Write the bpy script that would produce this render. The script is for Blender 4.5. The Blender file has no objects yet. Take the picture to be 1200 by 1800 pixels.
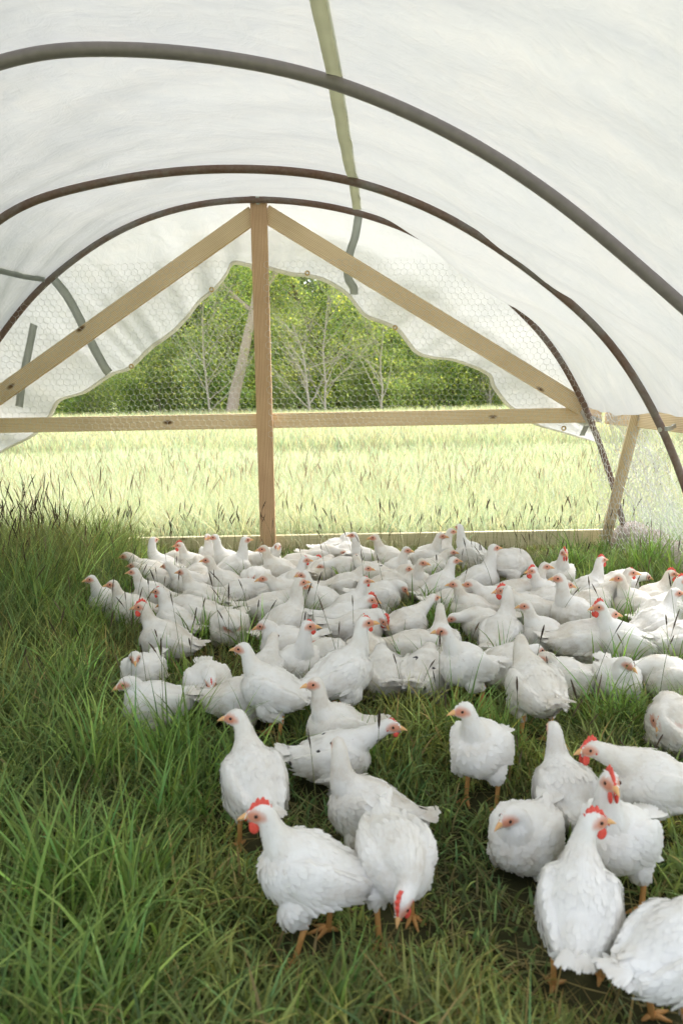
import bpy, bmesh, math, random
import numpy as np
from mathutils import Vector, Matrix, Quaternion
from mathutils.bvhtree import BVHTree
R_ = math.radians
random.seed(7); rng = np.random.default_rng(7)
scn = bpy.context.scene; COL = scn.collection

# ------------------------------------------------------------------ camera, sky, sun, exposure
FOC, PIT, ROL, EYE = 1330.0, math.atan(204/1330), math.atan(.0179), 1.05
Fw = Vector((0, math.cos(PIT), -math.sin(PIT)))
_r0 = Vector((1, 0, 0)); _u0 = Vector((0, math.sin(PIT), math.cos(PIT)))
Rt = math.cos(ROL)*_r0 - math.sin(ROL)*_u0
Up = math.sin(ROL)*_r0 + math.cos(ROL)*_u0
cd = bpy.data.cameras.new('camera'); cam = bpy.data.objects.new('camera', cd); COL.objects.link(cam)
cam.matrix_world = Matrix(((Rt.x, Up.x, -Fw.x, 0), (Rt.y, Up.y, -Fw.y, 0), (Rt.z, Up.z, -Fw.z, EYE), (0, 0, 0, 1)))
cd.sensor_fit = 'VERTICAL'; cd.sensor_height = 36; cd.lens = 36*FOC/1800; cd.clip_start = .02; cd.clip_end = 2000
cd.dof.use_dof = True; cd.dof.focus_distance = 3.3; cd.dof.aperture_fstop = 4.5
scn.camera = cam
SUN_EL, SUN_AZ = 55, 38        # azimuth of the sun, clockwise from straight ahead (+Y)
w = bpy.data.worlds.new('World'); scn.world = w; w.use_nodes = True
nt = w.node_tree; bg = nt.nodes['Background']; sky = nt.nodes.new('ShaderNodeTexSky')
sky.sky_type = 'NISHITA'; sky.sun_disc = False; sky.sun_elevation = R_(SUN_EL); sky.sun_rotation = R_(SUN_AZ)
sky.dust_density = 4; sky.air_density = 1.0; sky.ozone_density = 1.0
hs = nt.nodes.new('ShaderNodeHueSaturation'); hs.inputs['Saturation'].default_value = .35   # thin bright cloud whitens the sky
nt.links.new(sky.outputs[0], hs.inputs['Color']); nt.links.new(hs.outputs[0], bg.inputs[0]); bg.inputs[1].default_value = .15
sd = bpy.data.lights.new('sun', 'SUN'); sd.energy = 1.0; sd.angle = R_(28); sd.color = (1, .955, .88)
so = bpy.data.objects.new('sun', sd); COL.objects.link(so); so.location = (4, 4, 8)
sdir = Vector((math.sin(R_(SUN_AZ))*math.cos(R_(SUN_EL)), math.cos(R_(SUN_AZ))*math.cos(R_(SUN_EL)), math.sin(R_(SUN_EL))))
so.rotation_euler = sdir.to_track_quat('Z', 'Y').to_euler()
vs = scn.view_settings; vs.view_transform = 'Standard'; vs.look = 'None'; vs.gamma = 1; vs.use_curve_mapping = False
vs.exposure = 1.78
scn.cycles.max_bounces = 10; scn.cycles.diffuse_bounces = 6; scn.cycles.transmission_bounces = 8
scn.cycles.transparent_max_bounces = 16; scn.cycles.use_denoising = True
scn.cycles.sample_clamp_indirect = 8

def ray(px, py): return Fw + Rt*(float(px-600)/FOC) - Up*(float(py-900)/FOC)
def atY(px, py, Y):
    d = ray(px, py); return Vector((0, 0, EYE)) + d*(Y/d.y)
def atZ(px, py, z):
    d = ray(px, py); return Vector((0, 0, EYE)) + d*((z-EYE)/d.z)

# ------------------------------------------------------------------ helpers
def tag(o, label=None, cat=None, group=None, kind=None):
    if label: o['label'] = label
    if cat: o['category'] = cat
    if group: o['group'] = group
    if kind: o['kind'] = kind
    return o
def empty(name, loc=(0, 0, 0), rz=0):
    o = bpy.data.objects.new(name, None); COL.objects.link(o); o.location = loc; o.rotation_euler.z = rz
    o.empty_display_size = .05; return o
def link(name, me, mats=(), parent=None, smooth=True):
    for m in mats: me.materials.append(m)
    if smooth: me.polygons.foreach_set('use_smooth', [True]*len(me.polygons))
    o = bpy.data.objects.new(name, me); COL.objects.link(o)
    if parent: o.parent = parent
    return o
def npmesh(name, V, Fq, col=None, attr='col'):
    """V (n,3), Fq (m,k) all faces the same size"""
    me = bpy.data.meshes.new(name); V = np.ascontiguousarray(V, np.float32); Fq = np.ascontiguousarray(Fq, np.int32)
    m, k = Fq.shape
    me.vertices.add(len(V)); me.vertices.foreach_set('co', V.ravel())
    me.loops.add(m*k); me.loops.foreach_set('vertex_index', Fq.ravel())
    me.polygons.add(m); me.polygons.foreach_set('loop_start', np.arange(0, m*k, k, dtype=np.int32))
    me.polygons.foreach_set('use_smooth', np.ones(m, bool))
    me.update(calc_edges=True)
    if col is not None:
        a = me.color_attributes.new(attr, 'FLOAT_COLOR', 'POINT')
        c = np.ones((len(V), 4), np.float32); c[:, :3] = col; a.data.foreach_set('color', c.ravel())
    return me
def pymesh(name, V, Fs):
    me = bpy.data.meshes.new(name); me.from_pydata([tuple(v) for v in V], [], Fs); me.update(); return me

class NT:
    def __init__(s, name):
        s.m = bpy.data.materials.new(name); s.m.use_nodes = True; s.t = s.m.node_tree; s.t.nodes.clear()
        s.out = s.n('ShaderNodeOutputMaterial')
    def n(s, typ, **kw):
        nd = s.t.nodes.new(typ)
        for k, v in kw.items():
            if k in nd.inputs: s.set(nd, k, v)
            else: setattr(nd, k, v)
        return nd
    def set(s, nd, k, v):
        if isinstance(v, bpy.types.NodeSocket): s.t.links.new(v, nd.inputs[k])
        else: nd.inputs[k].default_value = v
    def noise(s, vec, scale, detail=3, rough=.5, dist=0):
        nd = s.n('ShaderNodeTexNoise', Scale=scale, Detail=detail, Roughness=rough, Distortion=dist)
        if vec is not None: s.t.links.new(vec, nd.inputs['Vector'])
        return nd.outputs['Fac']
    def ramp(s, fac, stops):
        nd = s.n('ShaderNodeValToRGB'); s.t.links.new(fac, nd.inputs[0]); e = nd.color_ramp.elements
        while len(e) < len(stops): e.new(.5)
        for i, (p, c) in enumerate(stops):
            e[i].position = p; e[i].color = (*c, 1) if len(c) == 3 else c
        return nd.outputs[0]
    def mix(s, fac, a, b, blend='MIX'):
        nd = s.n('ShaderNodeMix', data_type='RGBA', blend_type=blend)
        for i, v in ((0, fac), (6, a), (7, b)):
            if isinstance(v, bpy.types.NodeSocket): s.t.links.new(v, nd.inputs[i])
            else: nd.inputs[i].default_value = v if i == 0 else ((*v, 1) if len(v) == 3 else v)
        return nd.outputs[2]
    def math(s, op, a, b=0.0):
        nd = s.n('ShaderNodeMath', operation=op)
        for i, v in ((0, a), (1, b)):
            if isinstance(v, bpy.types.NodeSocket): s.t.links.new(v, nd.inputs[i])
            else: nd.inputs[i].default_value = v
        return nd.outputs[0]
    def coord(s, which='Object', scale=None):
        c = s.n('ShaderNodeTexCoord').outputs[which]
        if scale:
            mp = s.n('ShaderNodeMapping'); s.t.links.new(c, mp.inputs[0]); mp.inputs['Scale'].default_value = scale; return mp.outputs[0]
        return c
    def bump(s, h, strength=.3, dist=.01):
        nd = s.n('ShaderNodeBump', Strength=strength, Distance=dist); s.t.links.new(h, nd.inputs['Height']); return nd.outputs[0]
    def pbr(s, col, rough=.6, normal=None, spec=.4, **kw):
        nd = s.n('ShaderNodeBsdfPrincipled'); s.set(nd, 'Base Color', (*col, 1) if isinstance(col, tuple) else col)
        s.set(nd, 'Roughness', rough); s.set(nd, 'Specular IOR Level', spec)
        if normal is not None: s.set(nd, 'Normal', normal)
        for k, v in kw.items(): s.set(nd, k.replace('_', ' '), v)
        return nd.outputs[0]
    def done(s, sh): s.t.links.new(sh, s.out.inputs[0]); return s.m

def leafy(name, trans=.35, rough=.55, mul=(1, 1, 1), attr='col', spec=.25):
    t = NT(name); a = t.n('ShaderNodeAttribute', attribute_name=attr).outputs['Color']
    a = t.mix(1, a, mul, 'MULTIPLY')
    p = t.pbr(a, rough, spec=spec); tr = t.n('ShaderNodeBsdfTranslucent'); t.t.links.new(t.mix(1, a, (1.12, 1.18, .85), 'MULTIPLY'), tr.inputs[0])
    mx = t.n('ShaderNodeMixShader'); mx.inputs[0].default_value = trans
    t.t.links.new(p, mx.inputs[1]); t.t.links.new(tr.outputs[0], mx.inputs[2]); return t.done(mx.outputs[0])

# ---- materials
def m_wood(name, c1, c2, knots=True):
    t = NT(name); co = t.coord('Object'); rnd = t.n('ShaderNodeObjectInfo').outputs['Random']
    off = t.n('ShaderNodeVectorMath', operation='ADD'); t.t.links.new(co, off.inputs[0])
    cx = t.n('ShaderNodeCombineXYZ'); s10 = t.math('MULTIPLY', rnd, 37.0)
    for i in range(3): t.t.links.new(s10, cx.inputs[i])
    t.t.links.new(cx.outputs[0], off.inputs[1])
    mp = t.n('ShaderNodeMapping'); mp.inputs['Scale'].default_value = (1.2, 16, 16); t.t.links.new(off.outputs[0], mp.inputs[0])
    warp = t.noise(mp.outputs[0], 1.2, 2)
    w = t.n('ShaderNodeTexWave', Scale=2.2, Distortion=5.0, Detail=2.0, wave_type='BANDS', bands_direction='Z'); t.t.links.new(mp.outputs[0], w.inputs[0])
    w.inputs['Detail Scale'].default_value = .8
    mp2 = t.n('ShaderNodeMapping'); mp2.inputs['Scale'].default_value = (3, 90, 90); t.t.links.new(off.outputs[0], mp2.inputs[0])
    fine = t.noise(mp2.outputs[0], 2, 4, .7)
    g = t.mix(.4, w.outputs['Fac'], fine); g = t.mix(.2, g, warp)
    c = t.ramp(g, [(.3, c2), (.62, c1)])
    mp3 = t.n('ShaderNodeMapping'); mp3.inputs['Scale'].default_value = (3.2, 7, 7); t.t.links.new(off.outputs[0], mp3.inputs[0])
    v = t.n('ShaderNodeTexVoronoi', Scale=1.0); t.t.links.new(mp3.outputs[0], v.inputs[0])
    kn = t.ramp(v.outputs['Distance'], [(.06, (1, 1, 1)), (.13, (0, 0, 0))])
    c = t.mix(kn, c, (.11, .055, .025))
    st = t.noise(co, 2.3, 3); c = t.mix(t.ramp(st, [(.45, (0, 0, 0)), (.8, (.35, .35, .35))]), c, (c2[0]*.6, c2[1]*.6, c2[2]*.55))
    return t.done(t.pbr(c, .75, t.bump(g, .25, .003), .2))
WOOD_POST = m_wood('reddish_wood', (.66, .46, .29), (.43, .255, .135))
WOOD = m_wood('pine_wood', (.82, .66, .44), (.60, .43, .25))
WOOD_PALE = m_wood('treated_wood', (.68, .62, .42), (.52, .46, .29))
def m_rust():
    t = NT('rusty_steel'); co = t.coord('Object'); n = t.noise(co, 3.5, 6, .65); n2 = t.noise(co, 60, 4, .7)
    c = t.ramp(n, [(.38, (.15, .08, .052)), (.5, (.17, .115, .09)), (.62, (.22, .21, .195))]); c = t.mix(.3, c, t.ramp(n2, [(.3, (.09, .045, .03)), (.7, (.28, .22, .19))]))
    return t.done(t.pbr(c, .55, t.bump(n2, .3, .002), .4, Metallic=.25))
RUST = m_rust()
def m_galv(name, c, r=.4, met=.8):
    t = NT(name); n = t.noise(t.coord('Object'), 40, 3); return t.done(t.pbr(t.mix(n, tuple(x*.7 for x in c), c), r, None, .5, Metallic=met))
GREYST = m_galv('grey_steel_pipe', (.27, .24, .245), .5, .2)
CLAMP = m_galv('zinc_clamp', (.55, .56, .55), .38)
WIRE = m_galv('galvanised_wire', (.72, .72, .69), .5, .1)
BRASS = m_galv('brass_ring', (.6, .42, .16), .35)
def m_tarp(name='white_tarp', tk=1.0):
    t = NT(name); co = t.coord('Object')
    mp = t.n('ShaderNodeMapping'); mp.inputs['Scale'].default_value = (1.0, 2.2, 1.6); mp.inputs['Rotation'].default_value = (0, 0, .5); t.t.links.new(co, mp.inputs[0])
    n = t.noise(mp.outputs[0], 1.6, 5, .6, 1.2); n2 = t.noise(co, 9, 4, .6, 2.5); w = t.n('ShaderNodeTexWave', Scale=1.3, Distortion=14, Detail=4, bands_direction='DIAGONAL'); w.inputs['Detail Scale'].default_value = 1.6
    t.t.links.new(mp.outputs[0], w.inputs[0])
    cr = t.n('ShaderNodeTexVoronoi', Scale=3.1, feature='DISTANCE_TO_EDGE'); t.t.links.new(t.mix(.25, mp.outputs[0], t.n('ShaderNodeTexNoise', Scale=2.5, Detail=3).outputs['Color']), cr.inputs[0])
    crease = t.ramp(cr.outputs['Distance'], [(0, (0, 0, 0)), (.03, (1, 1, 1))])
    h = t.mix(.2, t.mix(.5, n, n2), w.outputs['Fac']); h = t.mix(.03, h, crease)
    c = t.ramp(n, [(.3, (.76, .77, .76)), (.7, (.84, .84, .81))])
    wv1 = t.noise(t.coord('Object', (3, 70, 70)), 1.5, 3, .6); wv2 = t.noise(t.coord('Object', (80, 4, 6)), 1.5, 3, .6); weave = t.mix(.5, wv1, wv2)
    nor = t.bump(h, .34, .03)
    ct = t.mix(t.math('MAXIMUM', crease, .8), (.26, .265, .26), t.ramp(t.mix(.5, n, n2), [(.34, (.276, .284, .282)), (.5, (.295, .30, .290)), (.64, (.314, .312, .294))]))
    d = t.n('ShaderNodeBsdfDiffuse'); t.t.links.new(c, d.inputs[0]); t.t.links.new(nor, d.inputs['Normal'])
    ct = t.mix(1, ct, t.ramp(weave, [(.3, (.93, .93, .93)), (.7, (1.0, 1.0, 1.0))]), 'MULTIPLY'); ct = t.mix(1, ct, (tk, tk, tk), 'MULTIPLY'); tr = t.n('ShaderNodeBsdfTranslucent'); t.t.links.new(ct, tr.inputs[0]); t.t.links.new(nor, tr.inputs['Normal'])
    mx = t.n('ShaderNodeMixShader'); mx.inputs[0].default_value = .62; t.t.links.new(d.outputs[0], mx.inputs[1]); t.t.links.new(tr.outputs[0], mx.inputs[2])
    return t.done(mx.outputs[0])
TARP = m_tarp(); FLAP = m_tarp('brightened_white_tarp', 1.28)  # flap is the same tarp, translucent colour raised to look better lit
def m_band(name, c, tr_=.45):
    t = NT(name); n = t.noise(t.coord('Object'), 12, 3); cc = t.mix(n, tuple(x*.8 for x in c), c)
    d = t.n('ShaderNodeBsdfDiffuse'); t.t.links.new(cc, d.inputs[0]); tr = t.n('ShaderNodeBsdfTranslucent'); t.t.links.new(cc, tr.inputs[0])
    mx = t.n('ShaderNodeMixShader'); mx.inputs[0].default_value = tr_; t.t.links.new(d.outputs[0], mx.inputs[1]); t.t.links.new(tr.outputs[0], mx.inputs[2]); return t.done(mx.outputs[0])
BAND = m_band('olive_webbing', (.80, .80, .64), .92); BAND_G = m_band('grey_webbing', (.62, .64, .60), .9)
HEM = m_band('cream_hem', (.95, .93, .84), .86)

def m_feather(name, fleck=False):
    t = NT(name); co = t.coord('Object')
    n = t.noise(co, 14, 4, .6); n2 = t.noise(co, 70, 3, .6)
    c = t.ramp(n, [(.30, (.84, .81, .75)), (.5, (.90, .89, .86)), (.7, (.93, .925, .90))])
    sep = t.n('ShaderNodeSeparateXYZ'); t.t.links.new(co, sep.inputs[0])
    low = t.n('ShaderNodeMapRange'); t.t.links.new(sep.outputs[2], low.inputs[0]); low.inputs[1].default_value = .17; low.inputs[2].default_value = .05
    rd = t.n('ShaderNodeObjectInfo').outputs['Random']; rd2 = t.math('MULTIPLY', t.math('MULTIPLY', rd, rd), t.ramp(t.noise(co, 9, 3), [(.35, (.15, .15, .15)), (.65, (.75, .75, .75))]))
    c = t.mix(rd2, c, (.76, .69, .56))
    d = t.math('MULTIPLY', low.outputs[0], t.ramp(t.noise(co, 22, 4, .65), [(.38, (0, 0, 0)), (.62, (.9, .9, .9))]))
    c = t.mix(d, c, (.52, .44, .33))  # dirt low on the body, with underside shading put into the colour too
    st_ = t.math('MULTIPLY', t.math('POWER', rd, .7), t.ramp(t.noise(co, 11, 5, .7), [(.50, (0, 0, 0)), (.68, (.6, .6, .6))])); c = t.mix(st_, c, (.62, .53, .41))
    sp = t.ramp(t.noise(co, 26, 5, .7), [(.70, (0, 0, 0)), (.78, (.55, .55, .55))]); c = t.mix(sp, c, (.42, .33, .24))
    if fleck:
        v = t.n('ShaderNodeTexVoronoi', Scale=15.0); dn = t.n('ShaderNodeTexNoise', Scale=40.0, Detail=2.0); t.t.links.new(co, dn.inputs[0]); t.t.links.new(t.mix(.035, co, dn.outputs['Color']), v.inputs[0])
        c = t.mix(t.ramp(v.outputs['Distance'], [(.10, (1, 1, 1)), (.15, (0, 0, 0))]), c, (.05, .045, .05))
    sk = t.n('ShaderNodeAttribute', attribute_name='skin').outputs['Color']
    skn = t.mix(n2, (.60, .20, .12), (.74, .38, .25))
    ssep = t.n('ShaderNodeSeparateColor'); t.t.links.new(sk, ssep.inputs[0])
    c = t.mix(ssep.outputs[0], c, skn); c = t.mix(ssep.outputs[1], c, (.60, .055, .04))
    p = t.pbr(c, .85, t.bump(t.mix(.5, n, n2), .35, .004), .15, Sheen_Weight=.25)
    tr = t.n('ShaderNodeBsdfTranslucent'); t.t.links.new(c, tr.inputs[0]); mx = t.n('ShaderNodeMixShader'); mx.inputs[0].default_value = .14
    t.t.links.new(p, mx.inputs[1]); t.t.links.new(tr.outputs[0], mx.inputs[2]); return t.done(mx.outputs[0])
FEATH = m_feather('white_feathers'); FLECK = m_feather('black_flecked_feathers', True)
def m_simple(name, c1, c2, scale=60, rough=.5, bump=.3, spec=.4):
    t = NT(name); n = t.noise(t.coord('Object'), scale, 3, .6); return t.done(t.pbr(t.mix(n, c1, c2), rough, t.bump(n, bump, .002), spec))
LEG = m_simple('orange_scaly_leg', (.72, .38, .12), (.50, .24, .08), 150)
COMB = m_simple('red_comb', (.62, .05, .035), (.80, .13, .09), 130, .5)
COMBP = m_simple('pink_comb', (.70, .22, .13), (.80, .36, .22), 130, .5)
BEAK = m_simple('horn_beak', (.72, .36, .13), (.78, .50, .24), 120, .4, .1)
EYE_M = m_simple('dark_eye', (.02, .012, .008), (.05, .02, .01), 30, .08, 0, .6)
def m_bark(name, a, b, sc=(8, 8, 1.5)):
    t = NT(name); n = t.noise(t.coord('Object', sc), 4, 6, .7, .6); return t.done(t.pbr(t.ramp(n, [(.3, a), (.7, b)]), .9, t.bump(n, .8, .02), .1))
BARK = m_bark('bark', (.10, .075, .055), (.26, .21, .165)); BARKP = m_bark('pale_bark', (.30, .24, .20), (.52, .45, .39)); LOGM = m_bark('weathered_log', (.20, .17, .155), (.48, .42, .38), (10, 10, 1.2))
GRASS = leafy('lush_grass', .3); FGRASS = leafy('meadow_grass', .4); LEAF = leafy('tree_leaf', .5, .6); SEEDM = leafy('seed_head', .15, .8, attr='col', spec=.1)
def m_ground(name, a, b, c_, s=1.0):
    t = NT(name); co = t.coord('Object'); n = t.noise(co, 6*s, 6, .65); n2 = t.noise(co, .35*s, 4, .6)
    c = t.mix(t.ramp(n2, [(.35, (0, 0, 0)), (.65, (1, 1, 1))]), t.ramp(n, [(.3, a), (.7, b)]), c_)
    return t.done(t.pbr(c, .95, t.bump(n, .6, .03), .05))
SOIL = m_ground('thatch', (.03, .032, .014), (.11, .095, .05), (.05, .06, .024)); FIELD = m_ground('meadow', (.32, .38, .18), (.46, .50, .27), (.42, .47, .24))

# ------------------------------------------------------------------ ground
XL, XR, YW = -3.3, 1.95, 5.02
def sheet(name, x0, x1, y0, y1, nx, ny, z, mat, amp):
    xs = np.linspace(x0, x1, nx); ys = np.linspace(y0, y1, ny); X, Y = np.meshgrid(xs, ys)
    Z = z + amp*(np.sin(X*1.7+1)*np.cos(Y*1.3)+.5*np.sin(X*4.1+Y*3.3))
    V = np.stack([X.ravel(), Y.ravel(), Z.ravel()], 1); i = (np.arange(nx-1)[None]+nx*np.arange(ny-1)[:, None]).ravel()
    o = link(name, npmesh(name, V, np.stack([i, i+1, i+nx+1, i+nx], 1)), [mat]); tag(o, kind='structure'); return o
sheet('field', -500, 500, -60, 900, 60, 60, -.03, FIELD, 0)
sheet('ground', XL-.6, XR+.8, -3.0, YW+.25, 90, 90, 0.0, SOIL, .006)

# ------------------------------------------------------------------ shelter frame
def catmull(P, n):
    P = [Vector(p) for p in P]; Q = [P[0]*2-P[1]]+P+[P[-1]*2-P[-2]]; out = []
    for i in range(len(P)-1):
        a, b, c, d = Q[i:i+4]
        for k in range(n):
            t = k/n; out.append(.5*((2*b)+(-a+c)*t+(2*a-5*b+4*c-d)*t*t+(-a+3*b-3*c+d)*t**3))
    out.append(P[-1]); return out
def tube_np(P, rad, n=10, cap=False):
    P = [Vector(p) for p in P]; V = []; Fs = []
    rad = rad if hasattr(rad, '__len__') else [rad]*len(P); up = Vector((0, 0, 1)); prev = None
    for i, p in enumerate(P):
        tn = (P[min(i+1, len(P)-1)]-P[max(i-1, 0)]).normalized()
        if prev is None: a = tn.orthogonal().normalized()
        else: a = (prev-tn*prev.dot(tn)).normalized()
        prev = a; b = tn.cross(a)
        for k in range(n):
            th = 2*math.pi*k/n; V.append(p+(a*math.cos(th)+b*math.sin(th))*rad[i])
    for i in range(len(P)-1):
        for k in range(n):
            Fs.append((i*n+k, i*n+(k+1) % n, (i+1)*n+(k+1) % n, (i+1)*n+k))
    if cap: Fs.append(tuple(range(n-1, -1, -1))); Fs.append(tuple((len(P)-1)*n+k for k in range(n)))
    return V, Fs
coop = empty('poultry_shelter', (-.55, YW, 0))
tag(coop, 'arched poultry shelter of bent pipes and lumber under a translucent white tarp', 'shelter')
def part(name, me, mats, parent=coop, smooth=True):
    o = link(name, me, mats, parent, smooth)
    if parent is coop: o.matrix_parent_inverse = Matrix.Translation(Vector((.55, -YW, 0)))
    return o
H3 = [(60, 515), (90, 490), (160, 430), (250, 382), (350, 355), (455, 347), (560, 357), (650, 378), (720, 405), (790, 440), (930, 555), (985, 625), (1040, 735), (1070, 830), (1100, 930)]
H2 = [(0, 375), (60, 350), (180, 318), (300, 300), (400, 295), (520, 299), (620, 315), (720, 350), (800, 387), (900, 450), (1000, 530), (1060, 585), (1110, 655), (1150, 725), (1190, 810)]
H1 = [(0, 99), (100, 88), (200, 85), (300, 90), (400, 102), (500, 120), (600, 147), (700, 188), (800, 235), (900, 295), (1000, 365), (1100, 450), (1200, 540)]
Y3, Y2, Y1 = 4.95, 3.8, 2.45
def prof(pts, Y, left, right):
    P = [atY(x, y, Y) for x, y in pts]; P = [(p.x, p.z) for p in P]
    return left+P+right
p3 = prof(H3, Y3, [(-2.95, 0), (-2.75, .55), (-2.5, 1.0), (-2.2, 1.43)], [(1.9, -.05)])
p2 = prof(H2, Y2, [(-2.95, 0), (-2.75, .55), (-2.5, 1.0), (-2.1, 1.55)], [(1.84, .3), (1.9, -.02)])
p1 = prof(H1, Y1, [(-2.95, 0), (-2.75, .55), (-2.5, 1.0), (-2.1, 1.5), (-1.6, 1.87)], [(1.32, 1.12), (1.62, .7), (1.8, .3), (1.88, -.02)])
def curve2(p, Y):
    C = catmull([(x, Y, z) for x, z in p], 8)
    for _ in range(60): C = [C[0]]+[(C[k-1]+C[k]*2+C[k+1])/4 for k in range(1, len(C)-1)]+[C[-1]]
    return C
C3, C2, C1 = curve2(p3, Y3), curve2(p2, Y2), curve2(p1, Y1)
HR = .0205
for C, m, lab, rr in ((C3, RUST, 'rusty hoop fixed to the end frame', .0195), (C2, RUST, 'rusty brown second hoop', .0195), (C1, GREYST, 'grey steel hoop nearest overhead', .0205)):
    V, Fs = tube_np(C, rr, 12); o = part('hoop', pymesh('hoop', V, Fs), [m]); o['label'] = lab
def beam(name, a, b, hgt, thk, mat, label=None, face=Vector((0, 1, 0))):
    a = Vector(a); b = Vector(b); L = (b-a).length; x = (b-a).normalized(); y = (face-x*face.dot(x)).normalized(); z = x.cross(y)
    bm = bmesh.new(); bmesh.ops.create_cube(bm, size=1); bmesh.ops.scale(bm, vec=(L, thk, hgt), verts=bm.verts)
    bmesh.ops.bevel(bm, geom=bm.edges[:], offset=.0035, segments=2, affect='EDGES', profile=.5)
    me = bpy.data.meshes.new(name); bm.to_mesh(me); bm.free()
    o = link(name, me, [mat], coop, False); mid = (a+b)/2
    M = Matrix.Translation(mid) @ Matrix((x, y, z)).transposed().to_4x4()
    o.parent = coop; o.matrix_parent_inverse = Matrix.Translation(Vector((.55, -YW, 0))); o.matrix_basis = M
    if label: o['label'] = label
    return o
YB = 5.02
beam('post', atY(454, 338, 4.985), Vector((atY(471, 950, 4.985).x, 4.985, -.05)), .103, .04, WOOD_POST, 'reddish upright centre post')
pl = atY(452, 740, YB+.02); zb = pl.z
xp0 = pl.x
beam('cross_beam', Vector((-3.0, YB+.03, zb)), Vector((atY(1055, 729, YB+.03).x, YB+.03, zb)), .098, .04, WOOD, 'long horizontal pine beam')
a = atY(446, 377, YB); b = atY(-140, 794, YB); beam('rafter', a, b, .108, .038, WOOD, 'left sloping pine rafter')
a = atY(466, 375, YB); b = atY(1023, 716, YB-.01); beam('rafter', a, b, .108, .038, WOOD, 'right sloping pine rafter')
beam('sill_board', Vector((-3.2, YB+.03, atY(600, 955, YB).z)), Vector((2.9, YB+.03, atY(600, 955, YB).z)), .118, .045, WOOD_PALE, 'pale sill board along the ground')
beam('side_rail', Vector((1.775, YB+.03, zb+.005)), Vector((1.60, .6, zb+.005)), .13, .04, WOOD, 'side rail running towards the camera', Vector((1, 0, 0)))
beam('side_rail', Vector((-2.62, YB+.03, zb+.005)), Vector((-2.62, .3, zb+.005)), .13, .04, WOOD, None, Vector((1, 0, 0)))
beam('brace', atY(1120, 722, 4.42), Vector((1.73, 4.93, .0)), .066, .035, WOOD, 'short leaning brace at the corner', Vector((.25, 1, 0)))
def clamp(c, rz, w=.055, h=.022):
    bm = bmesh.new(); c = Vector(c)
    for k in range(9):
        th = math.pi*k/8; 
    pts = [(-w, 0)] + [(-.026*math.cos(math.pi*k/8), -.026*math.sin(math.pi*k/8)-.004) for k in range(9)] + [(w, 0)]
    V = []; Fs = []
    for (x, y) in pts:
        for z in (-h/2, h/2):
            for o_ in (0, -.003): V.append(Vector((x, y+o_, z)))
    for i in range(len(pts)-1):
        q = i*4; r = q+4
        Fs += [(q, r, r+2, q+2), (q+1, q+3, r+3, r+1), (q, q+1, r+1, r), (q+2, r+2, r+3, q+3)]
    bm.free()
    for s in (-1, 1):
        n0 = len(V); cc = Vector((s*w*.75, -.004, 0))
        for yy in (0, -.004):
            for k in range(8): V.append(cc+Vector((.007*math.cos(k*math.pi/4), yy, .007*math.sin(k*math.pi/4))))
        Fs += [(n0+k, n0+(k+1) % 8, n0+8+(k+1) % 8, n0+8+k) for k in range(8)]; Fs.append(tuple(n0+8+k for k in range(8)))
    M = Matrix.Translation(c) @ Matrix.Rotation(rz[0], 4, 'Z') @ Matrix.Rotation(rz[1], 4, 'Y')
    o = part('clamp', pymesh('clamp', [M @ v for v in V], Fs), [CLAMP], smooth=False); return o
clamp(atY(453, 346, Y3+.01), (0, R_(90)), .045)
clamp(atY(1042, 735, Y3+.02), (0, R_(20)))
clamp(atY(1171, 752, Y2-.0), (R_(18), R_(-10)))

# ------------------------------------------------------------------ tarp cover
def resample(C, zl, zr, n, push=0.0):
    """part of the hoop above the rails, as n points evenly spaced along the arch, pushed outward"""
    i0 = next(i for i, p in enumerate(C) if p.z > zl); i1 = max(i for i, p in enumerate(C) if p.z > zr)
    P = C[i0:i1+1]; D = [0]
    for a, b in zip(P, P[1:]): D.append(D[-1]+(b-a).length)
    xs = np.array([p.x for p in P]); zs = np.array([p.z for p in P]); D = np.array(D)
    ia = int(np.argmax(zs)); n1 = n//2
    s = np.concatenate([np.linspace(0, D[ia], n1, endpoint=False), np.linspace(D[ia], D[-1], n-n1)])
    X = np.interp(s, D, xs); Z = np.interp(s, D, zs)
    tx = np.gradient(X); tz = np.gradient(Z); l = np.hypot(tx, tz); nx, nz = -tz/l, tx/l
    return X+nx*push, Z+nz*push, nx, nz
NS = 170
K = [(.3, C1, 0), (Y1, C1, .0), (Y2, C2, .0), (Y3, C3, .0)]
def arch(Y):
    for (ya, ca, _), (yb, cb, _) in zip(K, K[1:]):
        if Y <= yb+1e-6: break
    t = min(max((Y-ya)/(yb-ya), 0), 1.12)
    A = resample(ca, .92, .925, NS, .026); B = resample(cb, .92, .925, NS, .026)
    s = np.linspace(0, 1, NS); te = t*t*(3-2*t) if ya > 1 else t
    tt = .35*te+.65*t
    X = A[0]*(1-tt)+B[0]*tt; Z = A[1]*(1-tt)+B[1]*tt; nx = A[2]; nz = A[3]
    tc = min(t, 1); sag = np.full(NS, .045) + .06*np.exp(-((s-.78)/.12)**2)
    if ya == Y2: sag = sag + .035*np.exp(-((s-.78)/.08)**2)
    if ya < 1: sag = sag*.4
    wv = .010*np.sin(s*31+Y*2.1)*np.sin(Y*5+s*9) + .006*np.sin(s*77+Y*6.5)*np.sin(Y*11-s*20) + .004*np.sin(Y*23+s*50)
    f = math.sin(math.pi*tc)**.9 if tc > 0 else 0
    d = -sag*f + wv*min(1, f*1.5) + .0
    return X+nx*d, Z+nz*d
ys = np.concatenate([np.linspace(.5, Y1, 34, endpoint=False), np.linspace(Y1, Y2, 40, endpoint=False), np.linspace(Y2, Y3+.05, 40)])
G = []
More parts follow.
